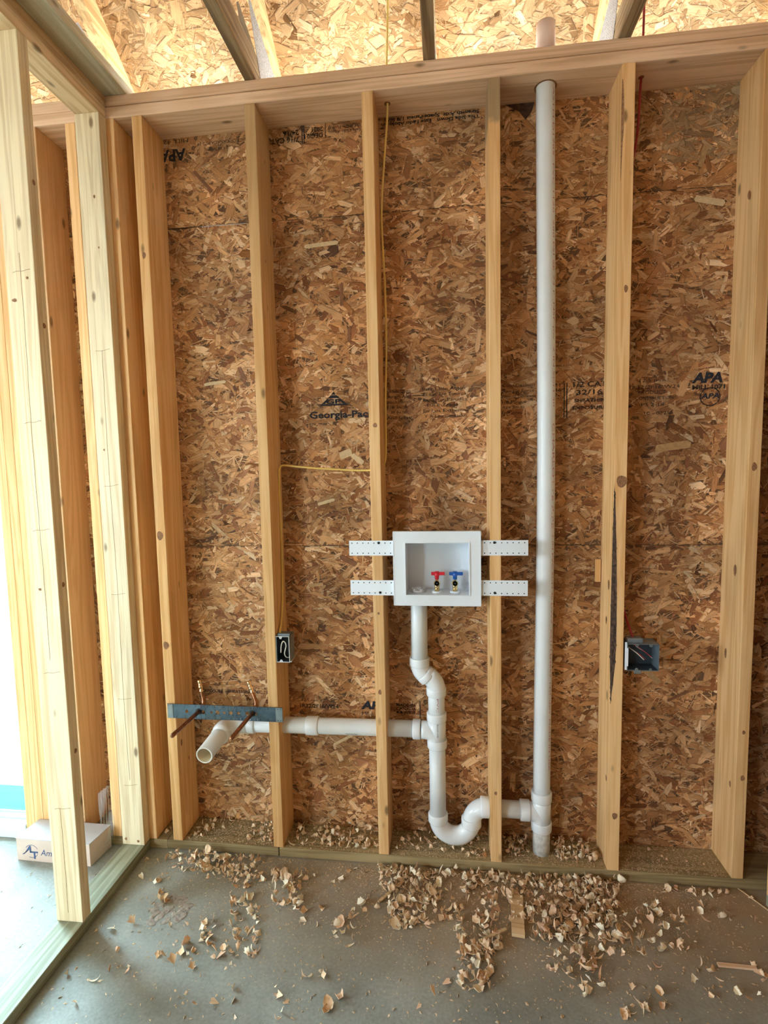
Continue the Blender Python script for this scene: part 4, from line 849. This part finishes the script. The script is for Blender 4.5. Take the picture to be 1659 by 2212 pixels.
FL=[
 ( (-0.110,-0.049),(0.024,-0.036),(0.145,-0.259),(0.027,-0.270) ,9),
 ( (-0.005,-0.012),(0.195,-0.012),(0.245,-0.096),(0.057,-0.114) ,42),
 ( (0.139,-0.025),(0.370,-0.012),(0.413,-0.124),(0.197,-0.144) ,62),
 ( (0.275,-0.126),(0.409,-0.113),(0.450,-0.229),(0.325,-0.241) ,16),
 ( (0.333,-0.222),(0.428,-0.212),(0.500,-0.409),(0.416,-0.417) ,34),
 ( (0.257,-0.303),(0.333,-0.295),(0.375,-0.391),(0.304,-0.398) ,14),
 ( (0.318,-0.396),(0.404,-0.388),(0.422,-0.432),(0.339,-0.440) ,6),
 ( (0.435,-0.089),(0.536,-0.080),(0.577,-0.226),(0.485,-0.235) ,40),
 ( (0.428,-0.068),(0.598,-0.052),(0.613,-0.115),(0.449,-0.131) ,12),
 ( (0.639,-0.012),(0.760,-0.012),(0.780,-0.120),(0.667,-0.130) ,8),
 ( (0.575,-0.217),(0.653,-0.210),(0.669,-0.280),(0.595,-0.287) ,5),
 ( (0.693,-0.251),(0.761,-0.245),(0.783,-0.366),(0.720,-0.372) ,10),
 ( (0.740,-0.173),(0.835,-0.164),(0.845,-0.245),(0.755,-0.254) ,9),
 ( (0.813,-0.012),(0.916,-0.012),(0.926,-0.116),(0.830,-0.125) ,30),
 ( (0.854,-0.050),(1.020,-0.034),(1.025,-0.262),(0.879,-0.276) ,85),
 ( (0.951,-0.012),(1.087,-0.012),(1.085,-0.149),(0.960,-0.161) ,28),
 ( (0.869,-0.189),(0.962,-0.180),(0.967,-0.268),(0.879,-0.276) ,18),
 ( (1.023,-0.174),(1.100,-0.167),(1.099,-0.221),(1.024,-0.228) ,8),
 ( (1.092,-0.149),(1.239,-0.134),(1.221,-0.323),(1.089,-0.336) ,60),
 ( (1.096,-0.320),(1.194,-0.310),(1.183,-0.452),(1.093,-0.461) ,36),
 ( (1.153,-0.298),(1.224,-0.291),(1.215,-0.382),(1.148,-0.388) ,8),
 ( (1.120,-0.012),(1.337,-0.012),(1.316,-0.127),(1.116,-0.146) ,60),
 ( (1.287,-0.012),(1.667,-0.012),(1.595,-0.190),(1.260,-0.222) ,210),
 ( (1.509,-0.012),(1.654,-0.012),(1.600,-0.172),(1.468,-0.185) ,60),
 ( (1.314,-0.146),(1.511,-0.127),(1.476,-0.267),(1.294,-0.285) ,50),
 ( (1.377,-0.211),(1.551,-0.194),(1.503,-0.367),(1.345,-0.383) ,45),
 ( (1.427,-0.302),(1.524,-0.293),(1.487,-0.422),(1.399,-0.431) ,18),
 ( (1.541,-0.124),(1.753,-0.104),(1.676,-0.307),(1.488,-0.326) ,40),
 ( (1.722,-0.107),(1.873,-0.092),(1.797,-0.266),(1.660,-0.279) ,22),
 ( (1.782,-0.024),(2.126,-0.012),(2.042,-0.146),(1.725,-0.177) ,14),
 ( (1.601,-0.300),(1.871,-0.273),(1.789,-0.441),(1.546,-0.465) ,12),
 ( (1.935,-0.139),(2.079,-0.125),(1.902,-0.441),(1.783,-0.453) ,9),
 ( (0.557,-0.489),(0.636,-0.481),(0.665,-0.581),(0.591,-0.588) ,6),
 ( (0.129,-0.332),(0.250,-0.321),(0.311,-0.443),(0.200,-0.454) ,10),
 ( (-0.060,-0.315),(0.095,-0.300),(0.202,-0.483),(0.065,-0.496) ,5),
 ( (0.283,-0.445),(1.109,-0.364),(1.104,-0.522),(0.362,-0.597) ,14),
 ( (1.525,-0.418),(1.614,-0.409),(1.585,-0.487),(1.502,-0.496) ,5),
 ( (-0.073,-0.510),(0.078,-0.495),(0.162,-0.618),(0.023,-0.632) ,4),
 ( (0.688,-0.420),(0.784,-0.410),(0.805,-0.528),(0.717,-0.537) ,3),
 ( (1.774,-0.012),(2.033,-0.012),(1.991,-0.024),(1.744,-0.048) ,14),
 ( (0.781,-0.012),(1.691,-0.012),(1.670,-0.012),(0.790,-0.077) ,60),
]
bins=[(-9,.26,'at the left floor end'),(.26,.66,'before the second bay'),(.66,.83,'before the middle stud'),(.83,1.09,'before the drain trap'),(1.09,1.26,'right of the drain trap'),(1.26,1.56,'before the vent stack'),(1.56,9,'at the right floor end')]
rr=random.Random(5); left=292; singles=[]
for q in sorted(FL,key=lambda q:q[4]):
    n=q[4] if q[4]<28 else int(q[4]*1.4); cxq=sum(p[0] for p in q[:4])/4; cyq=sum(p[1] for p in q[:4])/4
    for k in range(n):
        p=inquad(q[:4],rr); s=rr.uniform(.014,.030)*(1.12 if cyq<-.15 else 1)
        lift=0 if q[4]<37 else rr.random()**2*.022
        if q[4]<=36 and left>0 and p.y<-.02:
            left-=1; w=[b for b in bins if b[0]<=p.x<b[1]][0]; far='by the sill plate' if p.y>-.16 else 'on open concrete'
            mi=tonepick(rr,p.x); pp=pick(rr); nm=['tan','pale','reddish'][mi]+' '+('fan shaped' if pp<6 else 'curled oval' if pp<10 else 'splinter thin')
            chip_single(p.x,p.y,0,s,rr,mi,'%s wood shaving %s, %s'%(nm,far,w[2]),'%s shavings %s, %s'%(nm,far,w[2]),pp)
        else: chip_stuff(p.x,min(p.y,-.022),lift,s,rr,tonepick(rr,p.x))
# shavings lying on the sill plate inside the bays
for x0,x1,y0,y1,n,s0,s1 in [(.055,.20,.055,.125,16,.010,.018),(.055,.11,.01,.05,7,.010,.016),(.28,.40,.02,.125,42,.009,.016),(.47,.80,.015,.125,130,.010,.021),(.87,1.21,.03,.125,70,.009,.018),(1.13,1.205,.015,.06,12,.009,.016),(1.275,1.36,.03,.125,46,.010,.018),(1.455,1.605,.03,.125,90,.010,.020),(1.70,2.0,.05,.12,10,.006,.012),(-.05,-.01,.01,.06,2,.012,.016)]:
    for k in range(n):
        x=rr.uniform(x0,x1); y=rr.uniform(y0,y1); lift=(rr.random()**1.5)*.030*(y/.12) if n>35 else 0
        if math.hypot(x-1.409,y-.07)<.045: continue
        chip_stuff(x,y,.0385+lift,rr.uniform(s0,s1)*1.35,rr,tonepick(rr,x))
off=0; VV=[];FF=[];MI=[]
for mi in range(3):
    V=np.vstack(stuff_V[mi]); F=np.vstack(stuff_F[mi]); VV.append(V); FF.append(F+off); MI+= [mi]*len(F); off+=len(V)
o=mesh_np('shavings_heap',np.vstack(VV),np.vstack(FF),chip_m,None,4); o.data.polygons.foreach_set('material_index',np.array(MI,dtype=np.int32))
tag(o,'heaped tan, pale and reddish wood shavings along and on the sill plate','shavings',kind='stuff')
# landmark shavings
for x,y,s,p,mi,lab in [(1.443,-.430,.028,7,1,'largest pale oval shaving below the vent stack, on bare concrete'),(1.528,-.475,.027,8,0,'broad tan shaving at the bottom edge of the heap, right of the pale oval one'),(.985,-.505,.021,1,0,'lone squarish shaving on clean concrete at the bottom centre'),(.735,-.30,.024,6,1,'pale curled shaving trailing below the middle stud'),(.115,-.070,.024,2,1,'pale forked shaving lying against the sill plate at the first stud'),(.035,-.16,.025,6,0,'cupped round shaving nearest the partition sill plate'),(1.175,-.40,.030,9,0,'long leaf shaped shaving at the tail of the central heap'),(1.150,-.44,.028,7,1,'oval pale shaving at the lowest tip of the central heap'),(.620,-.53,.022,3,0,'forked shaving lying alone at the bottom left of the floor')]:
    chip_single(x,y,0,s,rr,mi,lab,None,p)
    
# sawdust grains
def grains(n,fx,fy,z,smin,smax,name,label,cond=None):
    x=fx(n); y=fy(n); s=NR.uniform(smin,smax,n); th=NR.uniform(0,6.28,n); el=NR.uniform(.25,.8,n)
    dx=np.cos(th)*s; dy=np.sin(th)*s; ex=-np.sin(th)*s*el; ey=np.cos(th)*s*el; h=s*NR.uniform(.2,.7,n)
    P0=np.stack([x-dx,y-dy,np.full(n,z)],1); P1=np.stack([x+dx,y+dy,np.full(n,z)],1); P2=np.stack([x+ex,y+ey,np.full(n,z)],1); P3=np.stack([x-ex*.3,y-ey*.3,z+h],1)
    V=np.stack([P0,P1,P2,P3],1).reshape(-1,3); b=np.arange(n)*4; F=np.concatenate([np.stack([b,b+1,b+3],1),np.stack([b+1,b+2,b+3],1),np.stack([b+2,b,b+3],1)])
    o=mesh_np(name,V,F,dust_m,None,3); tag(o,label,'sawdust',kind='stuff')
def near_sill(n): return -np.abs(NR.exponential(.13,n))-.008
grains(9000,lambda n:NR.triangular(-.05,1.45,2.08,n),near_sill,.0004,.0012,.0042,'sawdust','fine sawdust crumbs strewn over the concrete before the sill plate')
grains(9000,lambda n:NR.uniform(.05,2.02,n),lambda n:NR.uniform(.004,.135,n),.0383,.0012,.0040,'sawdust','fine sawdust crumbs on top of the treated sill plate')
grains(1300,lambda n:NR.uniform(-.07,2.1,n),lambda n:NR.uniform(-.75,-.02,n),.0004,.0012,.0075,'sawdust','stray crumbs over the open concrete floor')
grains(500,lambda n:NR.uniform(-.9,-.19,n),lambda n:NR.uniform(-.75,-.13,n),.0004,.0012,.0060,'sawdust','stray crumbs on the floor behind the partition')
# offcuts
def offcut(name,x,y,L,w,h,ang,mat,lab,z=.001):
    bm=bmesh.new(); add_box(bm,-L/2,L/2,-w/2,w/2,0,h,.0008,1); o=obj(name,bm,mat); o.location=(x,y,z); o.rotation_euler=(0,0,ang); tag(o,lab,'wood scrap'); return o
offcut('wood_offcut',1.290,-.190,.155,.040,.012,math.pi/2-.10,wood_y,'small flat board offcut standing out in the heap before the vent stack',.004)
offcut('wood_stick',1.898,-.300,.105,.012,.006,-.02,wood_x,'thin straight stick lying on bare concrete at the right')
offcut('wood_stick',.872,-.125,.13,.010,.005,.92,wood_y,'thin dark stick poking out of the central heap',.003)
offcut('wood_stick',1.205,-.275,.10,.010,.005,.55,wood_y,'short stick across the heap left of the board offcut',.012)
offcut('wood_splinter',2.085,-.055,.16,.0035,.003,-1.05,wood_y,'slim pale splinter leaning in the dark right corner',.002)
# cable tie ends / mortar crumbs on the slab
bm=bmesh.new(); rr2=random.Random(3)
for i in range(60):
    a=rr2.uniform(0,6.28); q=rr2.random()**.6; s=rr2.uniform(.003,.016)
    mt=Matrix.Translation((.128+math.cos(a)*q*.075,-.270+math.sin(a)*q*.06,.0005))@Matrix.Rotation(rr2.uniform(0,3),4,'Z')@Matrix.Diagonal((s*1.3,s*.8,.0012+.0018*rr2.random(),1)); bmesh.ops.create_icosphere(bm,subdivisions=1,radius=1,matrix=mt)
for v in bm.verts: v.co.z=max(v.co.z,.0003)
o=obj('dried_mortar',bm,mortar_m); tag(o,'crumbly brown patch of dried mud on the concrete at left','mortar')
# tie strap behind partition
print('objects',len(bpy.data.objects))
